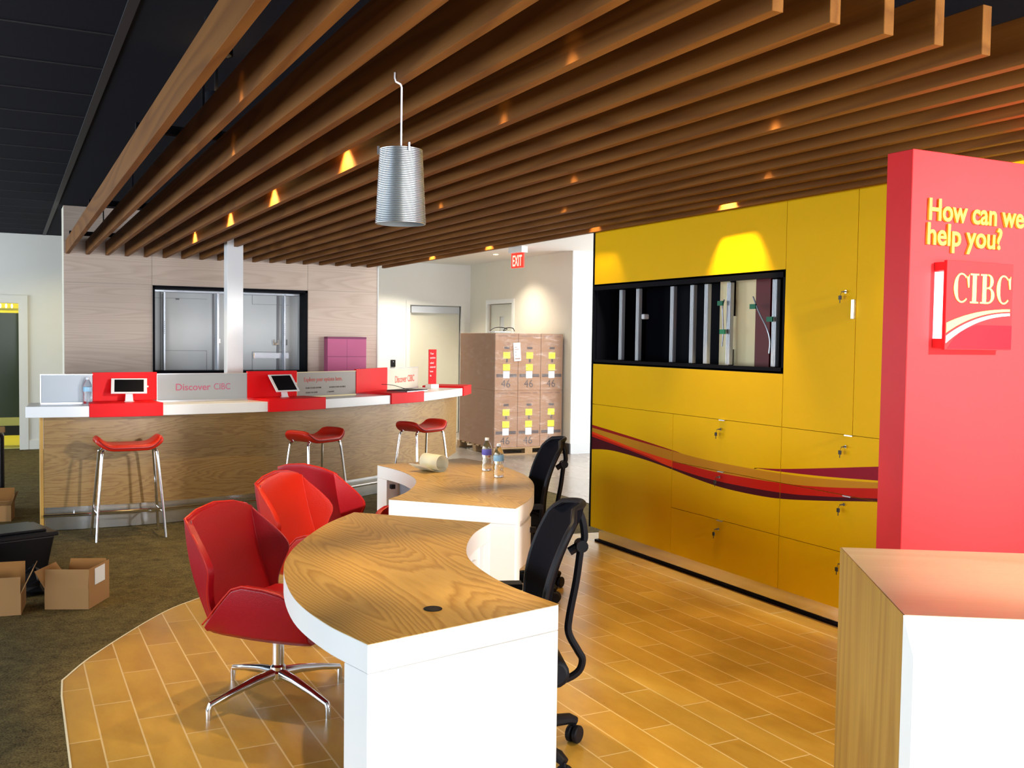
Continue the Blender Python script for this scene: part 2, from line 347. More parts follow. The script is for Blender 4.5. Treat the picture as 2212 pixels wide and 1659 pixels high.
def tag(o, label=None, cat=None, group=None, kind=None):
    if label: o['label'] = label
    if cat: o['category'] = cat
    if group: o['group'] = group
    if kind: o['kind'] = kind
    return o
def thing(name, label, cat, loc=(0,0,0), rz=0.0, group=None):
    o = bpy.data.objects.new(name, None); C.objects.link(o); o.location = loc; o.rotation_euler = (0,0,rz)
    o.empty_display_size = 0.1
    return tag(o, label, cat, group)
def copy_tree(o, parent=None):
    c = o.copy(); C.objects.link(c)
    if parent is not None: c.parent = parent
    for ch in list(o.children): copy_tree(ch, c)
    return c
def bx(name, m, a, b, parent=None, bevel=0.0, **k):
    q = MB(); q.box(a, b); return q.build(name, m, parent, bevel=bevel, **k)
def struct(o, label=None): o['kind'] = 'structure'; 
def smooth_curve(pts, n=8):
    P = [Vector((p[0], p[1], 0)) for p in pts]; P = [P[0]*2-P[1]] + P + [P[-1]*2-P[-2]]; out = []
    for i in range(1, len(P)-2):
        for k in range(n):
            t = k/n; p0, p1, p2, p3 = P[i-1:i+3]
            q = 0.5*((2*p1)+(p2-p0)*t+(2*p0-5*p1+4*p2-p3)*t*t+(3*p1-p0-3*p2+p3)*t**3)
            out.append((q.x, q.y))
    out.append((pts[-1][0], pts[-1][1])); return out
def offset_curve(c, d):
    out = []
    for i, p in enumerate(c):
        a = Vector(c[max(i-1,0)]); b = Vector(c[min(i+1,len(c)-1)]); t = (b-a).normalized()
        out.append((p[0]-t.y*d, p[1]+t.x*d))
    return out
def smoothp(pts, n=6):
    """catmull-rom in 3d"""
    P = [Vector(p) for p in pts]; P = [P[0]*2-P[1]] + P + [P[-1]*2-P[-2]]; out = []
    for i in range(1, len(P)-2):
        for k in range(n):
            t = k/n; p0, p1, p2, p3 = P[i-1:i+3]
            out.append(0.5*((2*p1)+(p2-p0)*t+(2*p0-5*p1+4*p2-p3)*t*t+(3*p1-p0-3*p2+p3)*t**3))
    out.append(P[-2]); return out

def text(name, s, m, parent, mx, size=0.1, width=None, depth=0.001, align='LEFT', bold=0.0, space=1.0):
    cu = bpy.data.curves.new('t', 'FONT'); cu.body = s; cu.size = size; cu.extrude = depth; cu.align_x = align; cu.offset = bold; cu.space_character = space
    cu.resolution_u = 4
    to = bpy.data.objects.new('t', cu); C.objects.link(to)
    dg = bpy.context.evaluated_depsgraph_get(); me = bpy.data.meshes.new_from_object(to.evaluated_get(dg))
    bpy.data.objects.remove(to, do_unlink=True); bpy.data.curves.remove(cu)
    xs = [v.co.x for v in me.vertices]
    if width and xs:
        k = width/(max(xs)-min(xs)); x0 = min(xs)
        for v in me.vertices: v.co.x = (v.co.x-x0)*k
    me.transform(mx); me.materials.clear(); me.materials.append(MT[m])
    o = bpy.data.objects.new(name, me); C.objects.link(o)
    if parent is not None: o.parent = parent
    return o
def frame(origin, xdir, zdir=(0,0,1)):
    """matrix whose local x runs along xdir, local y along zdir (up), local z out of the face"""
    x = Vector(xdir).normalized(); y = Vector(zdir).normalized(); z = x.cross(y)
    m = Matrix.Identity(4)
    for i in range(3): m[i][0] = x[i]; m[i][1] = y[i]; m[i][2] = z[i]; m[i][3] = origin[i]
    return m
ORD = ['first','second','third','fourth','fifth','sixth','seventh','eighth','ninth','tenth','eleventh','twelfth','thirteenth','fourteenth','fifteenth','sixteenth','seventeenth','eighteenth','nineteenth']

# ================================================================== THE SETTING
YL = 15.6      # far left wall
YW = 11.85     # wood clad wall
ZC = 3.03
# floor: carpet, round-edged plank platform, stone tile
q = MB(); q.box((-5, -3.6, -0.10), (9.6, 18.2, -0.006)); o = q.build('floor', 'carpet'); tag(o, kind='structure')
edge = [(0.199,-3.5),(0.199,4.06),(0.205,4.9),(0.217,5.12)] + smooth_curve([(0.217,5.12),(0.39,5.48),(0.78,6.10),(1.066,6.40),(1.6,6.82),(2.4,7.18),(3.3,7.32),(4.40,7.25)], 8)[1:]
q = MB(); q.prism(edge + [(5.24,7.1),(5.24,-3.5)], -0.006, 0.0); o = q.build('floor_plank_tile', 'tile'); o.name = 'floor'; tag(o, kind='structure')
q = MB(); q.box((5.25, -3.5, -0.006), (9.5, 16.0, -0.001)); o = q.build('floor', 'grey_tile'); tag(o, kind='structure')
# thin metal trim along the platform edge
inner = offset_curve(edge, -0.008)
q = MB(); q.prism(edge + inner[::-1], -0.005, 0.0015); o = q.build('trim_1', 'paper'); tag(o, kind='structure')

# ceilings
q = MB(); q.box((-5, -3.6, ZC), (4.30, 18.2, ZC+0.1)); o = q.build('ceiling', 'ceil_dark'); tag(o, kind='structure')
q = MB(); q.box((4.30, -3.6, 2.93), (9.6, 18.2, 3.03)); o = q.build('ceiling', 'ceil_white'); tag(o, kind='structure')
q = MB()
y = 5.66-0.655*9
while y < 15.5:
    q.box((-4.9, y-0.004, ZC-0.004), (0.46, y+0.004, ZC)); y += 0.655
for x in (0.48, 0.48-1.2, 0.48-2.4, 0.48-3.6):
    q.box((x-0.022, -3.5, ZC-0.008), (x+0.022, 15.55, ZC))
o = q.build('ceiling', 'ceil_line'); tag(o, kind='structure')

# walls
def wallbox(name, m, a, b): return tag(bx(name, m, a, b), kind='structure')
# far left wall with a doorway
q = MB(); q.box((-5, YL, 0), (-0.85, YL+0.15, ZC)); q.box((0.205, YL, 0), (4.1, YL+0.15, ZC)); q.box((-0.85, YL, 2.11), (0.205, YL+0.15, ZC))
tag(q.build('wall_left', 'wall_white'), kind='structure')
q = MB(); q.box((0.150, YL-0.02, 0), (0.2049, YL+0.16, 2.06)); q.box((0.205, YL-0.025, 0), (0.262, YL-0.0005, 2.11)); q.box((-0.91, YL-0.025, 2.11), (0.262, YL-0.0005, 2.17)); q.box((-0.85, YL-0.02, 2.06), (0.2049, YL+0.16, 2.1099))
tag(q.build('door_1', 'wall_white'), kind='structure')
bxs = bx('baseboard_left', 'wall_white', (0.262, YL-0.02, 0), (0.56, YL, 0.13)); tag(bxs, kind='structure')
# room behind the doorway
q = MB(); q.box((-1.9, 17.9, 0), (1.4, 18.0, ZC)); q.box((-1.9, YL+0.15, 0), (-1.8, 17.9, ZC)); q.box((1.3, YL+0.15, 0), (1.4, 17.9, ZC)); q.box((-1.9, YL+0.15, 2.5), (1.4, 17.9, 2.6)); q.box((-1.8, YL+0.15, 0), (1.3, 17.9, 0.012))
tag(q.build('wall_back_room', 'room_yellow_lit'), kind='structure')
l = bpy.data.lights.new('back_room_lamp', 'AREA'); l.energy = 42; l.color = (1.0, 0.90, 0.30); l.size = 1.2
lo = bpy.data.objects.new('back_room_lamp', l); C.objects.link(lo); lo.location = (-0.3, 16.9, 2.45)
t = thing('glass_partition', 'dark green tinted glass panel in the yellow-lit room beyond the far left doorway', 'partition', (-0.3, 16.1, 0))
bx('glass_panel', 'green_glass', (-1.2, 0, 0.42), (0.46, 0.03, 1.93), t)
bx('base_rail', 'room_dark', (-1.2, -0.02, 0.16), (0.56, 0.05, 0.30), t)
bx('post', 'room_yellow_lit', (0.47, -0.01, 0.013), (0.53, 0.05, 2.1), t)
bx('lower_panel', 'room_yellow_lit', (-1.2, 0, 0.30), (0.46, 0.03, 0.42), t)
t = thing('glass_shelf', 'pale shelf with three small lit bulbs above the dark green glass panel', 'shelf', (-0.3, 16.2, 2.0))
bx('shelf_board', 'room_yellow_lit', (-1.1, 0, -0.03), (0.46, 0.15, 0.0), t)
for k in range(5):
    q = MB(); q.lathe([(0.008, 0.0), (0.014, 0.02), (0.014, 0.05), (0.006, 0.065)], 10, (0.37-0.075*k, 0.05, 0.0)); q.build('bulb', 'bulb_glow', t, smooth=True)

# wood clad wall with framed opening
WX0, WX1, OX0, OX1, OZ0, OZ1 = 0.556, 4.118, 1.469, 3.237, 1.208, 2.200
q = MB()
g = 0.003
def wp(a, b, c, d): q.box((a+g/2, YW, c+g/2), (b-g/2, YW+0.02, d-g/2))
wp(WX0, 1.46, 0, 2.206); wp(WX0, 1.46, 2.206, ZC); wp(1.46, OX1+.003, OZ1, ZC); wp(1.46, OX0, 0, OZ1); wp(OX0, OX1, 0, OZ0)
wp(OX1+.003, WX1, 0, 2.206); wp(OX1+.003, WX1, 2.206, ZC)
tag(q.build('wall_wood_cladding', 'wall_wood'), kind='structure').name = 'wall_back'
q = MB(); q.box((WX0, YW+0.02, 0), (OX0, YW+0.40, ZC)); q.box((OX1, YW+0.02, 0), (WX1, YW+0.40, ZC)); q.box((OX0, YW+0.02, 0), (OX1, YW+0.40, OZ0)); q.box((OX0, YW+0.02, OZ1), (OX1, YW+0.40, ZC)); q.box((OX0, YW+0.38, OZ0), (OX1, YW+0.4, OZ1))
tag(q.build('wall_back', 'wall_cream'), kind='structure')
tag(bx('trim_2', 'wall_white', (WX1, YW-0.006, 0), (WX1+0.018, YW+0.40, ZC)), kind='structure')
# black frame in the opening + equipment behind it
q = MB()
fw_ = 0.028
q.box((OX0, YW-0.015, OZ0), (OX0+fw_*0.75, YW+0.36, OZ1)); q.box((OX1-fw_, YW-0.015, OZ0), (OX1, YW+0.36, OZ1))
q.box((OX0, YW-0.015, OZ1-fw_), (OX1, YW+0.36, OZ1)); q.box((OX0, YW-0.015, OZ0), (OX1, YW+0.36, OZ0+0.03))
tag(q.build('window_1', 'black'), kind='structure')
t = thing('machine_back', 'grey steel rear of a cash machine with light rails inside the black-framed opening', 'cash machine', ((OX0+OX1)/2, YW+0.20, OZ0+0.03))
hx = (OX1-OX0)/2-fw_; hz = OZ1-OZ0-0.06
bx('steel_casing', 'safe', (-hx, 0.06, 0.0), (hx, 0.17, hz), t)
q = MB(); q.box((-hx, -0.02, hz-0.035), (hx-0.03, 0.02, hz-0.005)); q.build('top_rail', 'rail_grey', t, bevel=0.006)
for xx, ww in ((-0.735, 0.022), (-0.135, 0.024), (0.655, 0.022)):
    q = MB(); q.box((xx-ww/2, -0.02, 0.0), (xx+ww/2, 0.02, hz-0.02)); q.box((xx-ww/2-0.010, -0.005, 0), (xx-ww/2-0.004, 0.02, hz-0.05))
    rl = q.build('upright_rail', 'rail_grey', t, bevel=0.004)
    q = MB()
    for k in range(7): q.box((xx-0.003, -0.0215, 0.42+0.022*k), (xx+0.003, -0.0195, 0.430+0.022*k))
    q.build('slot_row', 'safe_dk', rl)
q = MB()
q.box((-0.775, 0.052, 0), (-0.76, 0.061, hz-0.03)); q.box((-0.17, 0.052, 0), (-0.185, 0.061, hz-0.03)); q.box((0.575, 0.05, 0.0), (0.60, 0.061, hz-0.03))
q.box((-hx, 0.057, hz-0.10), (-0.25, 0.061, hz-0.097)); q.box((-0.72, 0.057, 0.225), (-0.25, 0.061, 0.229)); q.box((-0.253, 0.057, 0.0), (-0.25, 0.061, 0.229))
q.box((0.28, 0.057, hz-0.145), (0.72, 0.061, hz-0.142)); q.box((0.28, 0.057, hz-0.145), (0.283, 0.061, hz-0.03)); q.box((0.28, 0.057, 0.215), (0.70, 0.061, 0.219)); q.box((0.28, 0.057, 0), (0.283, 0.061, 0.219))
q.box((-0.60, 0.055, hz-0.115), (-0.56, 0.061, hz-0.098)); q.box((0.69, 0.05, 0.30), (0.705, 0.061, 0.37))
q.build('panel_seams', 'safe_dk', t)
q = MB(); q.box((0.30, 0.045, 0.14), (0.72, 0.062, 0.205)); q.build('cross_bar', 'rail_grey', t)
q = MB(); q.box((0.29, 0.035, 0.14), (0.305, 0.06, 0.205)); q.build('latch', 'chrome', t, bevel=0.002)
q = MB(); q.box((0.525, 0.035, 0.30), (0.545, 0.06, 0.37)); q.box((0.58, 0.035, 0.30), (0.60, 0.06, 0.37)); q.lathe([(0.018, -0.02), (0.018, 0.02)], 12, (0.562, 0.045, 0.315), mx=Matrix.Rotation(PI/2, 4, 'X')); q.build('lock_plate', 'chrome', t, bevel=0.002)
q = MB(); q.box((-0.125, 0.02, 0.315), (-0.10, 0.06, 0.37)); q.build('catch', 'chrome', t, bevel=0.003)

# rear lobby walls
XR, YB = 7.25, 15.93
q = MB(); q.box((4.1, YB, 0), (6.11, YB+0.12, 2.93)); q.box((7.09, YB, 0), (XR, YB+0.12, 2.93)); q.box((6.11, YB, 2.22), (7.09, YB+0.12, 2.93)); q.box((6.11, YB+0.11, 0), (7.09, YB+0.12, 2.22))
tag(q.build('wall_rear', 'wall_white'), kind='structure')
q = MB(); q.box((XR, 12.42, 0), (XR+0.12, 14.28, 2.93)); q.box((XR, 15.20, 0), (XR+0.12, YB+0.12, 2.93)); q.box((XR, 14.28, 2.23), (XR+0.12, 15.20, 2.93)); q.box((XR+0.11, 14.28, 0), (XR+0.12, 15.20, 2.23))
tag(q.build('wall_right_lobby', 'wall_cream'), kind='structure')
wallbox('wall_right_return', 'wall_white', (XR+0.004, 12.40, 0), (9.6, 12.52, 2.93))
tag(bx('baseboard_lobby', 'tile_base', (XR+0.004, 12.385, 0), (9.5, 12.40, 0.15)), kind='structure')
tag(bx('baseboard_right', 'dark_base', (XR-0.012, 12.41, 0), (XR, 14.2, 0.15)), kind='structure')
# doors of the lobby
q = MB(); q.box((6.05, YB-0.02, 0), (6.12, YB+0.02, 2.21)); q.box((7.07, YB-0.02, 0), (7.14, YB+0.02, 2.21)); q.box((6.05, YB-0.02, 2.21), (7.14, YB+0.02, 2.28))
d = q.build('door_2', 'wall_white'); tag(d, kind='structure')
bx('door_leaf', 'door_cream', (6.13, YB+0.05, 0.005), (7.06, YB+0.09, 2.20), d)
bx('door_closer', 'rail_grey', (6.15, YB+0.0, 2.08), (7.04, YB+0.055, 2.19), d)
q = MB(); q.box((XR-0.02, 14.22, 0), (XR+0.02, 14.29, 2.23)); q.box((XR-0.02, 15.19, 0), (XR+0.02, 15.26, 2.23)); q.box((XR-0.02, 14.22, 2.23), (XR+0.02, 15.26, 2.30))
d = q.build('door_3', 'wall_white'); tag(d, kind='structure')
q = MB(); yy0, yy1 = 14.29, 15.19
q.box((XR+0.05, yy0, 0.005), (XR+0.09, 14.70, 2.22)); q.box((XR+0.05, 14.86, 0.005), (XR+0.09, yy1, 2.22)); q.box((XR+0.05, 14.70, 0.005), (XR+0.09, 14.86, 1.2)); q.box((XR+0.05, 14.70, 2.02), (XR+0.09, 14.86, 2.22))
q.build('door_leaf', 'door_cream', d)
bx('door_glazing', 'safe', (XR+0.065, 14.70, 1.2), (XR+0.075, 14.86, 2.02), d)
t = thing('recessed_light', 'yellowish fill light added out of view behind the left end of the wood wall', 'ceiling lamp', (0.75, 14.3, ZC), 0, 'fill lights added behind the wood wall')  # unseen lamp added to turn the nearby left wall yellowish
q = MB(); q.lathe([(0.055, -0.006), (0.06, 0.0)], 24); q.build('trim_ring', 'white_top', t)
q = MB(); q.lathe([(0.035, -0.009), (0.035, -0.0065)], 20); q.build('lens', 'lamp_glow', t)
spot('rear_fill_beam', (0.75, 14.3, ZC-0.02), (0.75, 14.5, 0), 90, 140, 0.8, (1.0, 0.84, 0.36), 0.04)
for k, (x_, y_) in enumerate(((5.75, 15.0), (6.6, 13.6), (8.2, 11.6), (5.9, 11.4))):
    t = thing('recessed_light', 'small round white ceiling light of the lobby, %s' % ('nearest the rear white wall', 'in front of the cream wall door', 'beyond the wall corner', 'nearest the slats')[k], 'ceiling lamp', (x_, y_, 2.93), 0, 'small recessed lobby lights')
    q = MB(); q.lathe([(0.055, -0.006), (0.06, 0.0)], 24); q.build('trim_ring', 'white_top', t)
    q = MB(); q.lathe([(0.035, -0.009), (0.035, -0.0065)], 20); q.build('lens', 'lamp_glow', t)
    spot('lobby_beam', (x_, y_, 2.915), (x_, y_, 0), (480, 210, 60, 70)[k], 125, 0.8, (1.0, 0.90, 0.72), 0.04)
t = thing('card_reader', 'small black card reader on the white wall left of the rear door', 'card reader', (5.82, YB, 1.215))
bx('housing', 'black_plastic', (-0.042, -0.03, -0.06), (0.042, -0.001, 0.06), t, bevel=0.006)
bx('indicator', 'rail_grey', (-0.006, -0.033, 0.02), (0.006, -0.029, 0.035), t)
# enclosing walls: left, front (behind the camera) with glazing, right
q = MB()
for (a, b) in ((-3.6, -0.6), (10.6, 11.0), (15.0, 15.75)): q.box((-5.1, a, 0), (-5.0, b, ZC))
q.box((-5.1, -0.6, 0), (-5.0, 10.6, 0.35)); q.box((-5.1, -0.6, 2.75), (-5.0, 10.6, ZC))
q.box((-5.1, 11.0, 0), (-5.0, 15.0, 0.25)); q.box((-5.1, 11.0, 2.65), (-5.0, 15.0, ZC))
tag(q.build('wall_left_side', 'wall_white'), kind='structure')
q = MB()
for k in range(8): yy = -0.6+1.6*k; q.box((-5.09, yy-0.03, 0.35), (-5.01, yy+0.03, 2.75))
tag(q.build('window_2', 'alu'), kind='structure')
q = MB(); q.box((-5, -3.7, 0), (-1.6, -3.6, ZC)); q.box((8.0, -3.7, 0), (9.6, -3.6, ZC)); q.box((-1.6, -3.7, 0), (8.0, -3.6, 0.25)); q.box((-1.6, -3.7, 2.85), (8.0, -3.6, ZC))
tag(q.build('wall_front', 'wall_white'), kind='structure')
q = MB()
for k in range(7): xx = -1.6+1.6*k; q.box((xx-0.03, -3.69, 0.25), (xx+0.03, -3.61, 2.85))
tag(q.build('window_3', 'alu'), kind='structure')
q = MB(); q.box((9.5, 2.0, 0), (9.6, 7.3, 2.93)); q.box((9.5, -3.6, 0), (9.6, 2.0, 0.25)); q.box((9.5, -3.6, 2.75), (9.6, 2.0, 2.93)); q.box((9.5, 11.6, 0), (9.6, 12.5, 2.93)); q.box((9.5, 7.3, 0), (9.6, 11.6, 0.4)); q.box((9.5, 7.3, 2.8), (9.6, 11.6, 2.93))
tag(q.build('wall_right', 'wall_white'), kind='structure')
# partition that carries the yellow storage wall (its rear side)
wallbox('wall_storage_back', 'wall_white', (5.05, 0.4, 0), (5.15, 6.95, 2.93))
wallbox('wall_storage_side', 'wall_white', (4.32, 0.3, 0), (5.15, 0.4, 2.93))

# column
t = bx('structural_column', 'white_top', (1.912, 9.90, 0.0), (2.066, 10.06, 2.655), bevel=0.003)
tag(t, 'slim square white column rising behind the counter in front of the black-framed opening', 'column')

# ================================================================== CEILING SLATS
for i in range(19):
    x0 = 0.575+0.2*i
    q = MB()
    if i == 7: q.box((x0, 2.036, 2.51), (x0+0.038, 9.895, 2.655)); q.box((x0, 10.065, 2.51), (x0+0.038, YW-0.002, 2.655))
    else: q.box((x0, 2.036, 2.51), (x0+0.038, YW-0.002, 2.655))
    o = q.build('ceiling_slat', 'slat', bevel=0.0015, segs=1)
    if i == 0: lb = 'oak ceiling slat at the far left edge of the slatted canopy'
    elif i == 3: lb = 'oak ceiling slat that the silver pendant lamp hangs from'
    elif i == 7: lb = 'oak ceiling slat interrupted by the slim white column'
    elif i == 18: lb = 'last oak ceiling slat, running along the top of the yellow cabinets'
    else: lb = 'long oak ceiling slat, %s counted from the left edge of the canopy' % ORD[i]
    tag(o, lb, 'ceiling slat', 'oak slats of the ceiling canopy')
# hidden carriers over the slats
for k, yy in enumerate((2.8, 5.3, 8.5, 11.2)):
    q = MB(); q.box((0.58, yy, 2.656), (4.21, yy+0.04, 2.70))
    for xx in (0.9, 2.4, 3.9): q.box((xx, yy+0.01, 2.70), (xx+0.012, yy+0.022, ZC))
    tag(q.build('carrier_rail', 'black'), 'black rail carrying the slats above them, %s from the front' % ORD[k], 'rail', 'black carrier rails above the slats')
# spot lamps between slats
def downlight(x, y, power, lb, ang=115, tgt=None, grp='downlights between the slats'):
    t = thing('downlight', lb, 'ceiling lamp', (x, y, 2.70), 0, grp)
    q = MB(); q.lathe([(0.045, 0.0), (0.050, 0.004), (0.050, 0.12), (0.03, 0.14)], 20); q.build('housing', 'black', t, smooth=True)
    q = MB(); q.lathe([(0.034, -0.004), (0.038, 0.002)], 20); q.build('lens', 'lamp_glow', t)
    q = MB(); q.tube([(0,0,0.13), (0,0,0.32)], 0.008, 8); q.build('stem', 'black', t, smooth=True)
    spot('downlight_beam', (x, y, 2.69), tgt or (x, y, 0), power, ang, 0.5)
lx, rx = 1.494, 4.094
for y, p, nm in ((5.02, 120, 'lit warm downlight between the slats left of the pendant lamp'), (6.59, 110, 'lit warm downlight between slats above the red chairs'), (8.03, 110, 'glowing orange downlight between slats in front of the counter'), (9.68, 90, 'lit downlight nearest the wood wall on the left of the slats')):
    downlight(lx, y, p, nm, 100)
for y, p, nm in ((5.16, 150, 'brightest downlight, glowing above the black opening of the yellow cabinets'), (3.6, 25, 'lit downlight above the tall yellow doors'), (6.80, 28, 'lit downlight above the left end of the yellow cabinets'), (8.75, 60, 'lit downlight beyond the left end of the yellow cabinets'), (10.2, 60, 'lit downlight nearest the lobby in the last gap of the slats')):
    downlight(rx, y, p, nm, 64, (4.38, y, 1.55))
# lamp added out of view to brighten the front of the pylon
t = thing('fill_spotlight', 'white fill spotlight added out of view in front of the slats, aimed at the red pylon', 'ceiling lamp', (4.1, -0.6, 2.83))
q = MB(); q.lathe([(0.05, -0.06), (0.06, 0.0), (0.05, 0.05), (0.02, 0.06)], 20); q.tube([(0,0,0.05), (0,0,0.10)], 0.01, 8); q.build('head', 'white_top', t, smooth=True)
spot('fill_spotlight_beam', (4.1, -0.6, 2.75), (3.65, 2.74, 1.80), 3300, 40, 1.0, (1.0, 0.96, 0.92), 0.12)
t = thing('fill_spotlight', 'white fill spotlight added out of view, aimed down at the podium top', 'ceiling lamp', (2.5, 0.7, 2.93))  # second added lamp, brightens the podium top
q = MB(); q.lathe([(0.05, -0.06), (0.06, 0.0), (0.05, 0.05), (0.02, 0.06)], 20); q.tube([(0,0,0.05), (0,0,0.10)], 0.01, 8); q.build('head', 'white_top', t, smooth=True)
spot('fill_spotlight_beam', (2.5, 0.7, 2.85), (2.55, 1.75, 1.07), 160, 46, 1.0, (1.0, 0.90, 0.72), 0.05)
def snoot(x, y, power, lb):  # added spots kept out of view, brighten the desks and floor
    t = thing('hidden_fill_spot', lb, 'ceiling lamp', (x, y, 2.665), 0, 'added fill spots hidden above the slats')
    vs = []; n = 24
    for r, z in ((0.05, 0), (0.05, 0.13), (0.044, 0.13), (0.044, 0)): vs += [(r*math.cos(2*PI*k/n), r*math.sin(2*PI*k/n), z) for k in range(n)]
    q = MB(); q.add(vs, [(j*n+k, j*n+(k+1) % n, ((j+1) % 4)*n+(k+1) % n, ((j+1) % 4)*n+k) for j in range(4) for k in range(n)]); q.build('snoot', 'black', t, smooth=True)
    q = MB(); q.lathe([(0.043, 0.10), (0.043, 0.125)], 20); q.build('lens', 'lamp_glow', t)
    q = MB(); q.tube([(0,0,0.13), (0,0,0.355)], 0.008, 8); q.build('stem', 'black', t, smooth=True)
    spot('hidden_fill_beam', (x, y, 2.755), (x, y, 0), power, 42, 0.6)
for x, y, p, nm in ((2.494, 6.15, 170, 'added narrow fill spot above the oak top of the far desk'), (2.694, 4.75, 160, 'added narrow fill spot above the floor between the far desk and cabinets'), (2.694, 3.15, 160, 'added narrow fill spot above the near task chair'), (1.494, 2.72, 130, 'added narrow fill spot above the near edge of the near desk'), (1.694, 3.60, 170, 'added narrow fill spot above the near desk'), (3.294, 5.9, 120, 'added narrow fill spot above the far task chair'), (0.694, 3.75, 130, 'added narrow fill spot above the plank floor at the near desk'), (0.894, 4.9, 130, 'added narrow fill spot above the rounded platform edge'), (3.494, 4.1, 120, 'added narrow fill spot above the floor before the drawers')):
    snoot(x, y, p, nm)

# pendant lamp
t = thing('pendant_lamp', 'silver ribbed wire pendant lamp hanging on a white cord from the slats', 'pendant lamp', (1.195, 3.205, 2.035))
q = MB()
for k in range(42):
    z = 0.002+k*0.0060; f = k/41; r = 0.084-0.013*f
    q.tube([(r*math.cos(a*2*PI/28), r*math.sin(a*2*PI/28), z) for a in range(28)], 0.0021, 5, closed=True)
q.build('wire_rings', 'alu', t, smooth=True)
q = MB()
prof = [(0.0815,0.0),(0.0685,0.247)]
vs=[];n=36
for r,z in prof: vs += [(r*math.cos(2*PI*k/n), r*math.sin(2*PI*k/n), z) for k in range(n)]
q.add(vs, [(k,(k+1)%n,n+(k+1)%n,n+k) for k in range(n)])
q.build('inner_shade', 'shade_grey', t, smooth=True, solid=0.002)
for k in range(3):
    a = k*2*PI/3+0.5; q = MB(); q.box((0.074, -0.003, 0.235), (0.082, 0.003, 0.262)); o = q.build('clip', 'alu', t); o.rotation_euler = (0,0,a)
q = MB()
for k in range(3):
    a = k*2*PI/3+0.5; q.tube([(0,0,0.24), (0.068*math.cos(a), 0.068*math.sin(a), 0.247)], 0.002, 6)
q.build('spider', 'alu', t)
q = MB(); q.lathe([(0.02, 0.12), (0.022, 0.20), (0.008, 0.24)], 14); q.build('socket', 'white_top', t, smooth=True)
q = MB(); q.tube([(0,0,0.24), (0,0,0.458), (-0.004,0,0.468), (-0.020,0,0.474), (-0.0245,0,0.486), (-0.0245,0,0.505)], 0.0032, 8); q.build('cord', 'cord', t, smooth=True)

# ================================================================== YELLOW STORAGE WALL
XF = 4.27
def lerp(t, x):
    t = sorted(t)
    if x <= t[0][0]: return t[0][1]
    if x >= t[-1][0]: return t[-1][1]
    for (a, b), (c, d) in zip(t, t[1:]):
        if a <= x <= c:
            u = (x-a)/(c-a); return b+(d-b)*u
def dense(t):
    t = sorted(t); c = smooth_curve(t, 8); return [(p[0], p[1]) for p in c]
B = {}
B['dkB'] = dense([(6.95,.757),(6.8,.772),(6.623,.779),(6.346,.768),(6.1,.752),(5.841,.727),(5.6,.700),(5.311,.676),(5.0,.672),(4.71,.684),(4.342,.727),(3.957,.78),(3.3,.86)])
B['redB'] = dense([(6.95,.862),(6.347,.802),(5.841,.742),(5.312,.712),(4.711,.722),(4.343,.753),(3.958,.798),(3.3,.875)])
B['brB'] = dense([(6.95,.885),(6.347,.814),(6.107,.785),(5.95,.755),(5.85,.742)])
B['redT'] = dense([(6.95,.904),(6.348,.831),(5.843,.791),(5.314,.770),(4.714,.782),(4.345,.808),(3.96,.854),(3.3,.94)])
B['tanT'] = dense([(6.95,.935),(6.35,.893),(5.845,.861),(5.479,.842),(5.161,.838),(4.716,.841),(4.346,.857),(3.961,.887),(3.3,.95)])
B['s1T'] = dense([(6.95,.959),(6.351,.912),(5.846,.867),(5.755,.858)])
B['crB'] = dense([(4.95,.846),(4.716,.852),(4.347,.870),(3.962,.898),(3.3,.95)])
B['crT'] = dense([(4.95,.848),(4.717,.869),(4.349,.919),(3.965,.974),(3.3,1.07)])
YM = ['yellow','stripe_maroon','stripe_red','stripe_bright','stripe_tan','stripe_dkred','stripe_crimson']
def levels(y):
    L = [(0, 0.0)]
    db, rb, rT, tT = (lerp(B[k], y) for k in ('dkB','redB','redT','tanT'))
    L = [(-1, 0), (db, 1), (rb, 2)]
    if y > 5.85: L.append((max(rb, min(lerp(B['brB'], y), rT)), 3))
    L += [(rT, 4)]
    if y > 5.76: L += [(tT, 5), (max(tT, lerp(B['s1T'], y)), 0)]
    elif y < 4.94: L += [(tT, 0), (max(tT, lerp(B['crB'], y)), 6), (max(tT, lerp(B['crT'], y)), 0)]
    else: L += [(tT, 0)]
    return L
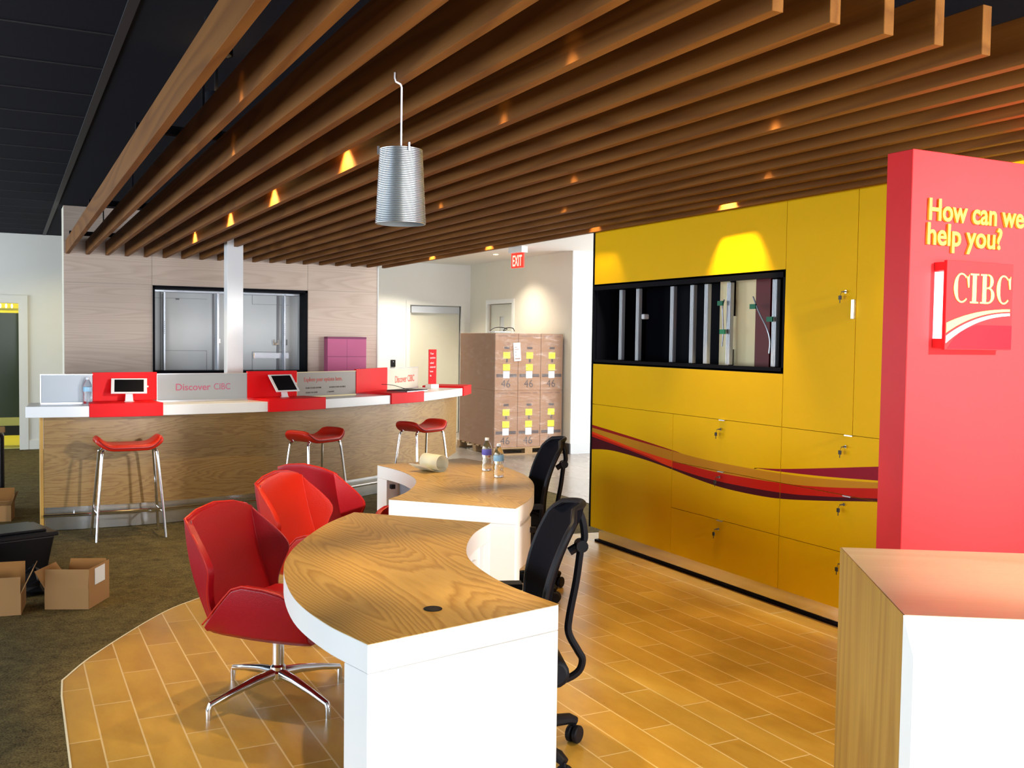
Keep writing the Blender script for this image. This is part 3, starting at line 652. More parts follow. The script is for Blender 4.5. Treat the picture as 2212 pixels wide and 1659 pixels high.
def front(name, y0, y1, z0, z1, parent, oy, graphic=True):
    """front panel of the storage wall: face at XF looking to -x, coloured wave printed over it; local origin (XF, oy, 0)"""
    g2 = 0.0018; y0 += g2; y1 -= g2; z0 += g2; z1 -= g2
    q = MB()
    X0, X1 = 0.0, 0.019
    q.add([(X1,y0-oy,z0),(X1,y1-oy,z0),(X1,y1-oy,z1),(X1,y0-oy,z1),(X0,y0-oy,z0),(X0,y1-oy,z0),(X0,y1-oy,z1),(X0,y0-oy,z1)],
          [(0,1,2,3),(4,0,3,7),(1,5,6,2),(4,5,1,0),(3,2,6,7)])
    if not graphic or z0 > 1.1 or z1 < 0.62:
        q.add([(X0,y0-oy,z0),(X0,y1-oy,z0),(X0,y1-oy,z1),(X0,y0-oy,z1)], [(3,2,1,0)])
    else:
        n = max(6, int((y1-y0)/0.04))
        for k in range(n):
            a = y0+(y1-y0)*k/n; b = y0+(y1-y0)*(k+1)/n; mid = (a+b)/2
            La, Lb, Lm = levels(a), levels(b), levels(mid)
            def at(L, mi, key):  # height of band start
                return L
            zs_a = [z0]; zs_b = [z0]; ms = [0]
            for (h, mi) in Lm[1:]:
                d1 = [hh for hh, m1 in La if m1 == mi]; d2 = [hh for hh, m1 in Lb if m1 == mi]
                if mi == 0:
                    d1 = [La[-1][0]] if Lm[-1][0] == h or True else d1; d2 = [Lb[-1][0]]
                    if len(Lm) > 5 and h != Lm[-1][0] : d1 = [lerp(B['tanT'], a)]; d2 = [lerp(B['tanT'], b)]
                ha = d1[0] if d1 else h; hb = d2[0] if d2 else h
                zs_a.append(min(max(ha, z0), z1)); zs_b.append(min(max(hb, z0), z1)); ms.append(mi)
            zs_a.append(z1); zs_b.append(z1)
            for j, mi in enumerate(ms):
                za0, za1, zb0, zb1 = zs_a[j], zs_a[j+1], zs_b[j], zs_b[j+1]
                za1 = max(za0, za1); zb1 = max(zb0, zb1)
                if za1-za0 < 1e-6 and zb1-zb0 < 1e-6: continue
                q.add([(X0,a-oy,za0),(X0,b-oy,zb0),(X0,b-oy,zb1),(X0,a-oy,za1)], [(3,2,1,0)], mi)
    return q.build(name, YM, parent)
def unit(lb, y0, y1, z0, z1, name='storage_cabinet', body=True):
    t = thing(name, lb, 'cabinet', (XF, (y0+y1)/2, 0), 0, 'yellow storage wall units')
    if body:
        q = MB(); oy = (y0+y1)/2
        q.box((0.021, y0-oy+0.001, z0+0.001), (0.70, y1-oy-0.001, z1-0.001)); q.build('carcass', 'yellow', t)
    return t, (y0+y1)/2
def lock(parent, oy, y, z, key=True):
    y -= oy
    q = MB(); q.lathe([(0.009, 0.0), (0.009, 0.006)], 14, (-0.004, y, z), mx=Matrix.Rotation(-PI/2, 4, 'Y')); k0 = q.build('lock', 'chrome', parent, smooth=True)
    if key:
        q = MB(); q.box((-0.030, y-0.002, z-0.004), (-0.008, y+0.002, z+0.004)); q.lathe([(0.008,-0.0015),(0.008,0.0015)], 12, (-0.034, y, z)); 
        q.tube([(-0.036, y, z), (-0.040, y+0.006, z-0.012), (-0.036, y+0.014, z-0.022)], 0.0012, 5)
        q.box((-0.040, y+0.006, z-0.045), (-0.032, y+0.024, z-0.022)); q.box((-0.037, y+0.013, z-0.065), (-0.035, y+0.018, z-0.045))
        q.build('key', 'key', k0)
def tab(parent, oy, y, z, w=0.05):
    q = MB(); q.box((-0.012, y-oy-w/2, z-0.0015), (0.0, y-oy+w/2, z+0.0005)); q.box((-0.013, y-oy-w/2, z-0.006), (-0.0115, y-oy+w/2, z+0.0005)); q.build('finger_pull', 'alu', parent)
Z0, Z1, Z2, Z3, ZT = 0.12, 0.452, 0.783, 1.130, 2.66
YA, YB1, YC1, YD1, YE1 = 6.95, 5.843, 4.717, 4.140, 3.45
# upper media unit with the open black bay
t = thing('media_cabinet', 'yellow cabinet section holding the wide black open bay with metal uprights', 'cabinet', (XF, 5.83, 0), 0, 'yellow storage wall units')
front('upper_panel', YC1, YA, 2.100, ZT, t, 5.83); front('lower_panel', YC1, YA, Z3, 1.460, t, 5.83)
q = MB(); oy = 5.83
q.box((0.021, YC1-oy+.001, 2.10), (0.70, YA-oy-.001, ZT)); q.box((0.021, YC1-oy+.001, Z3+.001), (0.70, YA-oy-.001, 1.46)); q.box((0.0, YC1-oy+.001, 1.47), (0.70, YC1-oy+0.02, 2.09)); q.box((0.02, YA-oy-0.02, 1.47), (0.70, YA-oy-.001, 2.09))
q.box((0.0, YC1-oy+.001, 2.088), (0.70, YA-oy-.001, 2.102)); q.box((0.0, YC1-oy+.001, 1.458), (0.70, YA-oy-.001, 1.472))
q.box((0.0, YC1-oy+.001, 2.055), (0.03, YA-oy-.001, 2.10)); q.box((0.0, YC1-oy+.001, 1.462), (0.03, YA-oy-.001, 1.495))
q.box((0.50, YC1-oy+.001, 1.47), (0.52, YA-oy, 2.09))
q.build('black_bay', 'black', t)
q = MB(); q.box((0.21, 5.23-oy, 1.473), (0.225, 5.605-oy, 2.085)); q.build('cream_back_board', 'cream_board', t)
q = MB(); q.box((0.44, 5.545-oy, 1.47), (0.50, 5.93-oy, 2.09)) if False else None
q = MB(); q.box((0.208, 5.085-oy, 1.473), (0.225, 5.226-oy, 2.085)); q.build('dark_red_board', 'red_board', t)
q = MB(); q.box((0.19, 5.435-oy, 1.83), (0.208, 5.475-oy, 2.085)); q.build('bracket', 'black', t); q = MB(); q.box((0.19, 5.445-oy, 1.473), (0.208, 5.475-oy, 1.60)); q.build('bracket', 'black', t)
for k, y in enumerate((6.75, 6.512, 6.06, 5.819, 5.655, 5.409, 4.954)):
    q = MB(); yy = y-oy
    q.box((0.13, yy-0.021, 1.496), (0.155, yy+0.021, 2.056))
    for s in (-1, 0, 1): q.box((0.125, yy+s*0.014-0.0045, 1.496), (0.131, yy+s*0.014+0.0045, 2.056))
    q.build('upright_rail', 'alu_rail', t)
q = MB(); q.box((0.12, 6.41-oy, 1.818), (0.17, 6.45-oy, 1.858)); q.build('socket_plate', 'sticker_w', t, bevel=0.008)
for pts, tp in (([(0.12,5.45,1.94),(0.10,5.44,1.88),(0.115,5.445,1.72),(0.12,5.46,1.62)], [(5.455,1.915),(5.425,1.72)]), ([(0.10,5.13,1.95),(0.10,5.07,1.85),(0.11,5.0,1.74),(0.12,4.98,1.66),(0.12,4.985,1.58)], [(5.12,1.885),(4.955,1.80)])):
    cb = MB(); cb.tube(smoothp([(a, b-oy, c) for a, b, c in pts]), 0.005, 8); co = cb.build('cable', 'rail_grey', t, smooth=True)
    for (a, b) in tp:
        q = MB(); q.box((0.088, a-oy-0.028, b-0.016), (0.098, a-oy+0.028, b+0.016)); q.build('tape', 'green_tape', co)
# tall doors
t, oy = unit('tall yellow cupboard door with a key in its lock and a silver pull', YD1, YC1, Z3, ZT)
d = front('door', YD1, YC1, Z3, ZT, t, oy); lock(d, oy, 4.212, 1.945)
q = MB(); q.box((-0.018, 4.143-oy, 1.79), (-0.0, 4.162-oy, 1.90)); q.build('handle', 'alu', d, bevel=0.002)
t, oy = unit('tall yellow cupboard door partly hidden by the red pylon', YE1, YD1, Z3, ZT)
front('door', YE1, YD1, Z3, ZT, t, oy)
# lower units
t, oy = unit('low yellow cupboard at the left end with the wave graphic starting on it', YB1, YA, Z0, Z3)
front('door', YB1, YA, Z0, Z3, t, oy)
t, oy = unit('yellow bank of three drawers below the black bay, each with a key', YC1, YB1, Z0, Z3)
for a, b, lz, tz in ((Z2, Z3, 1.066, 1.13), (Z1, Z2, 0.744, 0.783), (Z0, Z1, 0.392, 0.452)):
    d = front('drawer', YC1, YB1, a, b, t, oy); lock(d, oy, 5.295, lz); tab(d, oy, 5.285, tz, 0.06)
t, oy = unit('yellow bank of three drawers next to the red pylon', YE1, YC1, Z0, Z3)
for a, b, lz, tz in ((Z2, Z3, 1.063, 1.13), (Z1, Z2, 0.731, 0.783), (Z0, Z1, 0.39, 0.452)):
    d = front('drawer', YE1, YC1, a, b, t, oy); lock(d, oy, 4.180, lz); tab(d, oy, 4.160, tz, 0.06)
t = bx('plinth', 'steel_plinth', (XF+0.05, 3.46, 0.018), (XF+0.65, 6.90, 0.119)); tag(t, 'recessed metal plinth running under the yellow cabinets', 'plinth')
t = bx('floor_channel', 'black', (XF+0.03, 3.45, 0.0005), (XF+0.66, 6.93, 0.017)); tag(t, 'black strip on the floor under the plinth of the yellow cabinets', 'strip')
t = bx('end_panel', 'black', (XF-0.004, YA+0.001, 0.119), (XF+0.70, YA+0.022, ZT)); tag(t, 'thin black side panel closing the left end of the yellow cabinets', 'panel')

# ================================================================== COUNTER
FE = smooth_curve([(0.128,8.867),(0.60,8.83),(1.18,8.845),(2.10,9.00),(2.70,9.25),(3.53,9.72),(4.015,10.03),(4.55,10.55),(4.87,10.90),(5.17,11.34)], 8)
def cut(curve, xa, xb, lo=None):
    out = [(xa, lerp(curve, xa))] + [p for p in curve if xa < p[0] < xb] + [(xb, lerp(curve, xb))]
    return out
ZB, ZWH, ZRD = 0.965, 1.055, 1.075
cuts = [(0.128,'w'), (0.60,'r'), (1.175,'w'), (2.10,'r'), (2.70,'w'), (3.53,'r'), (4.015,'w'), (4.87,'r'), (5.17,'e')]
counter = thing('counter', 'long curved oak-fronted service counter with white and red top blocks', 'counter', (2.4, 9.5, 0))
O = Vector((2.4, 9.5))
def loc(poly): return [(p[0]-O.x, p[1]-O.y) for p in poly]
BACK = offset_curve(FE, 0.50)
FEr = offset_curve(FE, -0.015)
for (xa, k), (xb, _) in zip(cuts, cuts[1:]):
    base = FEr if k == 'r' else FE
    def at_param(curve, x):
        x = min(max(x, FE[0][0]), FE[-1][0])
        for i in range(len(FE)-1):
            if FE[i][0]-1e-9 <= x <= FE[i+1][0]+1e-9:
                u = (x-FE[i][0])/(FE[i+1][0]-FE[i][0]); return (curve[i][0]+(curve[i+1][0]-curve[i][0])*u, curve[i][1]+(curve[i+1][1]-curve[i][1])*u)
    idx = [i for i, p in enumerate(FE) if xa+1e-4 < p[0] < xb-1e-4]
    f = [at_param(base, xa)] + [base[i] for i in idx] + [at_param(base, xb)]
    b_ = [at_param(BACK, xa)] + [BACK[i] for i in idx] + [at_param(BACK, xb)]
    q = MB(); q.prism(loc(f + b_[::-1]), ZB-(0.003 if k == 'r' else 0), ZRD if k == 'r' else ZWH)
    o = q.build('top_block', 'red_top' if k == 'r' else 'white_top', counter, bevel=0.003, segs=1)
    o['label'] = 'red top block' if k == 'r' else 'white top block'
WF = offset_curve(FE, 0.20); WBk = offset_curve(FE, 0.48)
ii = [i for i, p in enumerate(FE) if 0.22 <= p[0] <= 5.13]
f = [WF[i] for i in ii]; b_ = [WBk[i] for i in ii]
dx_, dy_ = (f[-1][0]-f[-2][0]), (f[-1][1]-f[-2][1]); nn_ = math.hypot(dx_, dy_); f.append((f[-1][0]+dx_/nn_*0.32, f[-1][1]+dy_/nn_*0.32)); b_.append((b_[-1][0]+dx_/nn_*0.32, b_[-1][1]+dy_/nn_*0.32))
q = MB(); q.prism(loc(f + b_[::-1]), 0.20, ZB-0.004); q.build('front_panel', 'oak_counter', counter)
q = MB(); a0 = (WF[ii[0]][0]-0.002, WF[ii[0]][1]); q.prism(loc([(a0[0]-0.022, a0[1]-0.003), (a0[0], a0[1]-0.003), (a0[0], a0[1]+0.30), (a0[0]-0.022, a0[1]+0.30)]), 0.0, ZB-0.004); q.build('end_panel', 'oak_side', counter)
KF = offset_curve(FE, 0.245); KB = offset_curve(FE, 0.44)
q = MB(); q.prism(loc([KF[i] for i in ii] + [KB[i] for i in ii][::-1]), 0.0, 0.199); q.build('kick_plate', 'steel', counter)
RF = offset_curve(FE, 0.13)
ri = [i for i, p in enumerate(FE) if 0.22 <= p[0] <= 5.0]
q = MB(); q.tube([(RF[i][0]-O.x, RF[i][1]-O.y, 0.142) for i in ri], 0.013, 10)
for j in ri[4::10]: q.tube([(RF[j][0]-O.x, RF[j][1]-O.y, 0.142), (KF[j][0]-O.x, KF[j][1]-O.y, 0.142)], 0.008, 8)
q.build('foot_rail', 'chrome', counter, smooth=True)
# low screens standing on the counter
SC = [(0.243,9.13),(0.648,9.125),(1.17,9.20),(1.98,9.30),(2.48,9.46),(3.20,9.85),(3.74,10.42),(4.40,11.15)]
def screen(i, m, name, lb, h=0.25, cat='screen', zb=ZWH):
    a = Vector(SC[i]); b = Vector(SC[i+1]); t_ = (b-a); L = t_.length; ang = math.atan2(t_.y, t_.x)
    t = thing(name, lb, cat, (a.x, a.y, zb), ang, 'low screens along the counter')
    return t, L
def disp(i, m, lb, h=0.245, edgem='alu'):
    t, L = screen(i, m, 'glass_screen', lb, h)
    bx('panel', m, (0.004, 0, 0.012), (L-0.004, 0.012, h), t)
    q = MB(); q.box((0.0, -0.004, h), (L, 0.016, h+0.006)); q.box((0.0, -0.004, 0.0), (L, 0.016, 0.012)); q.box((0.0, -0.004, 0.0), (0.006, 0.016, h)); q.build('frame', edgem, t)
    return t, L
def redscreen(i, lb):
    t, L = screen(i, 'red_top', 'red_screen', lb, zb=ZRD)
    bx('panel', 'red_top', (-0.002, -0.006, 0.0), (L+0.002, 0.02, 0.245), t, bevel=0.002)
    return t
disp(0, 'grey_glass', 'blank grey glass screen at the left end of the counter')
redscreen(1, 'red screen block behind the first tablet on the counter')
t, L = disp(2, 'grey_glass', 'blue-grey glass counter screen lettered Discover and four capitals in pink')
text('lettering', 'Discover', 'lilac_text', t, frame((0.165, -0.0015, 0.100), (1,0,0)), 0.085, 0.31, 0.0008, bold=0.001)
text('lettering', 'CIBC', 'lilac_text', t, frame((0.505, -0.0015, 0.102), (1,0,0)), 0.083, 0.150, 0.0008)
redscreen(3, 'red screen block behind the second tablet on the counter')
t, L = disp(4, 'taupe_panel', 'brown-grey glass screen headed Explore your options here', edgem='cream_board')
text('heading', 'Explore your options here.', 'red_text', t, frame((0.10, -0.0015, 0.155), (1,0,0)), 0.06, 0.52, 0.0008)
for sx, sz, s, ww in ((0.12, 0.085, 'PLAN YOUR FUTURE', 0.21), (0.44, 0.085, 'LEARN OUR MOBILE', 0.23), (0.12, 0.040, 'START TO SAVE', 0.16), (0.41, 0.040, '| TRAVEL', 0.10)):
    text('small_lettering', s, 'dark_text', t, frame((sx, -0.0015, sz), (1,0,0)), 0.022, ww, 0.0008)
redscreen(5, 'red screen block to the right on the counter beside the laptop')
t, L = disp(6, 'cream_panel', 'cream lit glass screen lettered Discover at the right end of the counter')
text('lettering', 'Discover CIBC', 'red_text', t, frame((0.24, -0.0015, 0.085), (1,0,0)), 0.11, 0.60, 0.0008, bold=0.001)

# --- things on the counter
def bottle(loc_, lb, label_m, h=0.205, r=0.032, name='water_bottle', group='water bottles'):
    t = thing(name, lb, 'bottle', loc_, 0, group)
    k = h/0.205
    P = [(0.024,0.0),(0.030,0.004),(0.032,0.012),(0.030,0.022),(0.032,0.034),(0.029,0.046),(0.032,0.058),(0.028,0.072),(0.0285,0.084),(0.032,0.096),(0.032,0.138),(0.030,0.150),(0.023,0.168),(0.014,0.182),(0.0125,0.190)]
    q = MB(); q.lathe([(a*r/0.032, b*k) for a, b in P], 24); q.build('body', 'pet', t, smooth=True, angle=60)
    q = MB(); q.lathe([(0.0325*r/0.032, 0.099*k), (0.0327*r/0.032, 0.100*k), (0.0327*r/0.032, 0.133*k), (0.0325*r/0.032, 0.134*k)], 24); q.build('label', label_m, t, smooth=True)
    q = MB(); q.lathe([(0.0145, 0.190*k), (0.0145, 0.204*k), (0.013, 0.206*k)], 16); q.build('cap', 'cap', t, smooth=True)
    return t
bottle((0.655, 9.00, ZWH+0.001) if False else (0.600, 9.03, ZWH+0.001), 'clear water bottle with a blue label at the left of the counter', 'label_sky', 0.225, 0.034)
def tablet(loc_, rz, lb, tilt=60, w=0.275, h=0.185):
    t = thing('tablet_stand', lb, 'tablet', loc_, rz, 'tablets on the counter')
    q = MB(); q.prism([(-0.035, 0.0), (0.035, 0.0), (0.040, 0.03), (0.028, 0.05), (-0.028, 0.05), (-0.040, 0.03)], 0.0, 0.006)
    q.build('foot', 'tablet', t, bevel=0.002)
    q = MB(); q.add([(-0.032,0.005,0.006),(0.032,0.005,0.006),(0.032,0.03,0.006),(-0.032,0.03,0.006),(-0.024,0.045,0.13),(0.024,0.045,0.13),(0.024,0.062,0.13),(-0.024,0.062,0.13)], [(0,3,2,1),(4,5,6,7),(0,1,5,4),(1,2,6,5),(2,3,7,6),(3,0,4,7)])
    q.build('stem', 'tablet', t, bevel=0.004)
    a = math.radians(tilt); mx = Matrix.Translation((0, 0.030, 0.135)) @ Matrix.Rotation(a, 4, 'X')
    q = MB(); q.box((-w/2, -h/2, -0.010), (w/2, h/2, 0.0), mx=mx); q.box((w/2, -0.012, -0.008), (w/2+0.012, 0.004, -0.003), mx=mx); tb = q.build('tablet_body', 'tablet', t, bevel=0.003)
    q = MB(); q.box((-w/2+0.026, -h/2+0.014, 0.0003), (w/2-0.026, h/2-0.014, 0.0012), mx=mx); q.build('display', 'screen', tb)
    return t
tablet((0.92, 8.97, ZRD+0.001), -0.12, 'white tablet facing forward on a white stand before the left red screen', 52, 0.285, 0.155)
tablet((2.335, 9.28, ZRD+0.001), 0.42, 'white tablet turned and tilted on a white stand on the middle red block', 50, 0.27, 0.20)
t = thing('laptop', 'thin closed laptop lying on the red block near the cream screen', 'laptop', (3.84, 10.05, ZRD+0.001), 0.65)
bx('base', 'alu', (-0.21, -0.13, 0.0), (0.21, 0.13, 0.010), t, bevel=0.003); bx('lid', 'black_plastic', (-0.21, -0.13, 0.011), (0.21, 0.13, 0.018), t, bevel=0.003)
t = thing('cable_end', 'thin dark cable curling up behind the laptop', 'cable', (3.72, 9.98, ZRD+0.019))
q = MB(); q.tube(smoothp([(-0.16,0.1,0.055), (-0.06,0.05,0.05), (0.04,0.0,0.02), (0.10,-0.03,0.002)]), 0.003, 6); q.build('wire', 'black_plastic', t, smooth=True)
t = thing('sign_stand', 'narrow upright red sign with white lettering at the right end of the counter', 'sign', (4.50, 10.93, ZWH+0.001), 0.30)
bx('block', 'white_top', (-0.07, -0.05, 0.0), (0.05, 0.06, 0.05), t, bevel=0.004)
bx('sign_panel', 'red_top', (-0.055, 0.012, 0.05), (0.060, 0.022, 0.46), t, bevel=0.001)
for k, (s, ww) in enumerate((('Tous', .055), ('questions', .085), ('sont', .05), ('bonnes', .08), ('ici', .045), ('ici', .02))):
    pass
for z_, s, ww in ((0.400,'Your','.'), (0.352,'questions','.'), (0.290,'asked','.'), (0.242,'answered','.'), (0.190,'here','.'), (0.140,'is','.')):
    text('lettering', s, 'white_text', t, frame((-0.038, 0.0105, z_), (1,0,0)), 0.034, {'Your':.055,'questions':.08,'asked':.055,'answered':.08,'here':.045,'is':.02}[s], 0.0006)

# pink box on the wood wall
t = thing('wall_box', 'pink wall box with four square doors on the wood wall', 'box', (3.69, YW, 0))
bx('housing', 'magenta', (-0.245, -0.14, 1.20), (0.243, -0.001, 1.625), t)
bx('lid', 'magenta_dk', (-0.245, -0.145, 1.625), (0.243, -0.001, 1.65), t)
for a, b in ((-0.243, -0.004), (0.000, 0.241)):
    for c, d in ((1.205, 1.408), (1.414, 1.622)): bx('door', 'magenta', (a, -0.145, c), (b, -0.140, d), t)
q = MB(); q.box((-0.004, -0.1445, 1.205), (0.0, -0.14, 1.62)); q.box((-0.243, -0.1445, 1.408), (0.241, -0.14, 1.414)); q.build('joint', 'magenta_dk', t)

# EXIT sign
t = thing('exit_sign', 'red lit EXIT sign hanging from the lobby ceiling', 'sign', (6.34, 12.36, 2.93), math.radians(-84))
bx('canopy', 'white_top', (-0.17, -0.05, -0.085), (0.17, 0.05, 0.0), t, bevel=0.004)
bx('lit_panel', 'exit_red', (-0.15, -0.010, -0.29), (0.15, 0.010, -0.086), t)
text('lettering', 'EXIT', 'exit_letter', t, frame((-0.115, -0.0112, -0.262), (1,0,0)), 0.21, 0.235, 0.0008, bold=0.004)

# ================================================================== BAR STOOLS
def stool(x, y, rz, lb, first=None):
    if first is not None:
        t = copy_tree(first); t.location = (x, y, 0); t.rotation_euler = (0,0,rz); t['label'] = lb; return t
    t = thing('bar_stool', lb, 'stool', (x, y, 0), rz, 'red saddle stools at the counter')
    nx, ny = 18, 10; vs = []; fs = []
    for i in range(nx+1):
        u = -1+2*i/nx; X = 0.245*u - (0.010*u**5)
        zc = 0.0 if abs(u) < 0.55 else ((abs(u)-0.55)/0.45)**1.7*0.062
        for j in range(ny+1):
            v = -1+2*j/ny
            wd = 0.175*(1-0.22*abs(u)**4)
            z = 0.775+zc-0.020*math.cos(u*PI/2)*(1-v*v)*0.8 - 0.018*abs(v)**4
            vs.append((X, wd*v, z))
    for i in range(nx):
        for j in range(ny): a = i*(ny+1)+j; fs.append((a, a+ny+1, a+ny+2, a+1))
    q = MB(); q.add(vs, fs); q.build('seat', 'leather_orange', t, smooth=True, solid=0.05, soff=-1, sub=1)
    rim = [vs[i*(ny+1)] for i in range(nx+1)] + [vs[nx*(ny+1)+j] for j in range(1, ny+1)] + [vs[i*(ny+1)+ny] for i in range(nx-1, -1, -1)] + [vs[j] for j in range(ny-1, 0, -1)]
    q = MB(); q.tube([(a*0.995, b*0.995, c-0.022) for a, b, c in rim], 0.0035, 6, closed=True); q.build('piping', 'leather_seam', t, smooth=True)
    for sy in (-1, 1):
        pts = []
        top, bot = 0.200, 0.262; ty, by = 0.10, 0.185; zt = 0.728
        for sx in (-1, 1):
            L = [(sx*bot, sy*by, 0.0), (sx*(bot*0.5+top*0.5+0.006), sy*(by+ty)/2, 0.36), (sx*(top+0.012), sy*(ty+0.012), 0.66), (sx*(top+0.004), sy*(ty+0.002), 0.70), (sx*(top-0.018), sy*ty, 0.723), (sx*(top-0.05), sy*ty, zt)]
            pts += L if sx < 0 else L[::-1]
        q = MB(); q.tube(smoothp(pts, 4), 0.0115, 10); q.build('leg_frame', 'chrome', t, smooth=True)
    q = MB(); zf = 0.235; k = 0.243; yk = 0.157
    q.tube([(-k, -yk, zf), (k, -yk, zf)], 0.008, 8); q.build('footrest', 'chrome', t, smooth=True)
    q = MB(); q.tube([(-k, -yk, zf-0.03), (-k, yk, zf-0.03)], 0.008, 8); q.tube([(k, -yk, zf-0.03), (k, yk, zf-0.03)], 0.008, 8); q.build('side_rail', 'chrome', t, smooth=True)
    return t
s0 = stool(0.875, 8.62, 0.03, 'red saddle bar stool at the left end of the counter')
stool(2.46, 8.72, 0.55, 'middle red bar stool, seat in shade behind the red chairs', s0)
stool(3.72, 9.32, 0.50, 'rightmost bar stool with its scarlet seat lit, before the right end of the counter', s0)

# ================================================================== DESKS
D1_out = smooth_curve([(0.946,2.782),(0.893,3.059),(0.884,3.401),(0.955,3.827),(1.07,4.151),(1.236,4.461),(1.402,4.715),(1.601,4.943)], 6)
D1_in = smooth_curve([(2.126,4.399),(1.95,4.205),(1.79,3.943),(1.69,3.690),(1.648,3.404),(1.650,3.19),(1.686,2.942)], 6)
def along(curve, d):
    out = [curve[0]]; acc = 0
    for a, b in zip(curve, curve[1:]):
        L = math.hypot(b[0]-a[0], b[1]-a[1])
        if acc+L >= d: t = (d-acc)/L; out.append((a[0]+(b[0]-a[0])*t, a[1]+(b[1]-a[1])*t)); return out
        acc += L; out.append(b)
    return out
def desk(lb, flip=False):
    cx, cy = 1.45, 3.85
    if flip: t = thing('desk', lb, 'desk', (4.033-cx, 9.667-cy, 0), PI, 'curved reception desks')
    else: t = thing('desk', lb, 'desk', (cx, cy, 0), 0, 'curved reception desks')
    L = lambda P: [(p[0]-cx, p[1]-cy) for p in P]
    full = D1_out + D1_in
    q = MB(); q.prism(L(full), 0.651, 0.739); q.build('top_slab', 'white', t, bevel=0.002, segs=1)
    q = MB(); q.prism(L(full), 0.7395, 0.7415); q.build('wood_top', 'oak_top', t)
    a = along(D1_out, 0.14); b = along(D1_in[::-1], 0.14)
    q = MB(); q.prism(L(a + b[::-1]), 0.0, 0.650); q.build('end_panel', 'white', t, bevel=0.002, segs=1)
    a = along(D1_out[::-1], 0.10); b = along(D1_in, 0.10)
    q = MB(); q.prism(L(a + b[::-1]), 0.0, 0.650); q.build('end_panel', 'white', t, bevel=0.002, segs=1)
    return t, L, cx, cy
def lockknob(t, p, z, ang):
    q = MB(); mx = Matrix.Translation((p[0], p[1], z)) @ Matrix.Rotation(ang, 4, 'Z'); q.box((-0.004, -0.018, -0.015), (0.026, 0.018, 0.015), mx=mx); q.box((0.026, -0.006, -0.010), (0.030, 0.006, 0.010), mx=mx); q.build('latch', 'black_plastic', t)
def seg_piece(curve, d0, d1):
    full_ = along(curve, d1); pre = along(curve, d0); return [pre[-1]] + full_[len(pre)-1:]
# near desk
t, L, cx, cy = desk('near curved desk with oak top, white end panel and a black cable hole')
q = MB(); q.lathe([(0.029, 0.0), (0.032, 0.002), (0.030, 0.0035)], 32, (1.267-cx, 3.059-cy, 0.7416)); q.build('grommet', 'black_plastic', t, smooth=True)
# pedestal under the far end on the staff side, its curved front recessed
pin = seg_piece(D1_in, 0.101, 0.55); pb = offset_curve(pin, -0.30)
q = MB(); q.prism(L(offset_curve(pin, -0.02) + pb[::-1]), 0.08, 0.650); pd = q.build('pedestal', 'white', t, bevel=0.002, segs=1)
fi = seg_piece(D1_in, 0.20, 0.54)
q = MB(); q.prism(L(offset_curve(fi, -0.019) + offset_curve(fi, -0.004)[::-1]), 0.10, 0.60); q.build('pedestal_door', 'grey_glass' if False else 'white', t, bevel=0.002)
pp = along(D1_in, 0.42)[-1]; lockknob(t, L([pp])[0], 0.50, 2.5)
# far desk (same piece turned round)
t, L, cx, cy = desk('far curved desk with oak top carrying two bottles and a curled paper', True)
po = seg_piece(D1_out[::-1], 0.101, 0.62); pob = offset_curve(po, 0.30)
q = MB(); q.prism(L(offset_curve(po, 0.02) + pob[::-1]), 0.38, 0.650); q.build('pedestal', 'white', t, bevel=0.002, segs=1)
fo = seg_piece(D1_out[::-1], 0.115, 0.46)
q = MB(); q.prism(L(offset_curve(fo, 0.019) + offset_curve(fo, 0.004)[::-1]), 0.385, 0.62); q.build('pedestal_drawer', 'white', t, bevel=0.002)
pp = along(D1_out[::-1], 0.42)[-1]; lockknob(t, L([pp])[0], 0.55, 2.4)
pi_ = seg_piece(D1_in[::-1], 0.145, 0.55); pib = offset_curve(pi_, 0.30)
q = MB(); q.prism(L(offset_curve(pi_, 0.10)+offset_curve(pi_, 0.115)[::-1]), 0.05, 0.650); q.build('modesty_panel', 'grey_glass', t)
lockknob(t, L([along(D1_in[::-1], 0.25)[-1]])[0], 0.62, 0)

# things on the far desk
ZD = 0.7425
bottle((2.945, 6.169, ZD), 'full water bottle with a violet label standing on the far desk, left of its pair', 'label_purple', 0.225, 0.034)
bottle((2.880, 5.851, ZD), 'full water bottle with a pale blue label standing nearer on the far desk', 'label_sky', 0.220, 0.034)
t = thing('paper_sheet', 'curled cream paper sheet lying on the far desk', 'paper', (2.60, 6.30, ZD), math.radians(-72))
sp = []
R0 = 0.058
for k in range(40):
    a = -PI*0.5 + 2*PI*1.12*k/39; r = R0*(1-0.15*k/39); sp.append((r*math.cos(a), R0+r*math.sin(a)))
tail = [(-0.15, 0.055), (-0.11, 0.030), (-0.06, 0.008), (-0.03, 0.001)]
pf = tail + sp
vs = []; fs = []
for (a, b) in pf:
    vs.append((-0.085, a, b+0.001)); vs.append((0.095, a, b+0.001))
for k in range(len(pf)-1): fs.append((2*k, 2*k+1, 2*k+3, 2*k+2))
q = MB(); q.add(vs, fs); q.build('sheet', 'paper', t, smooth=True, solid=0.0008, angle=80)

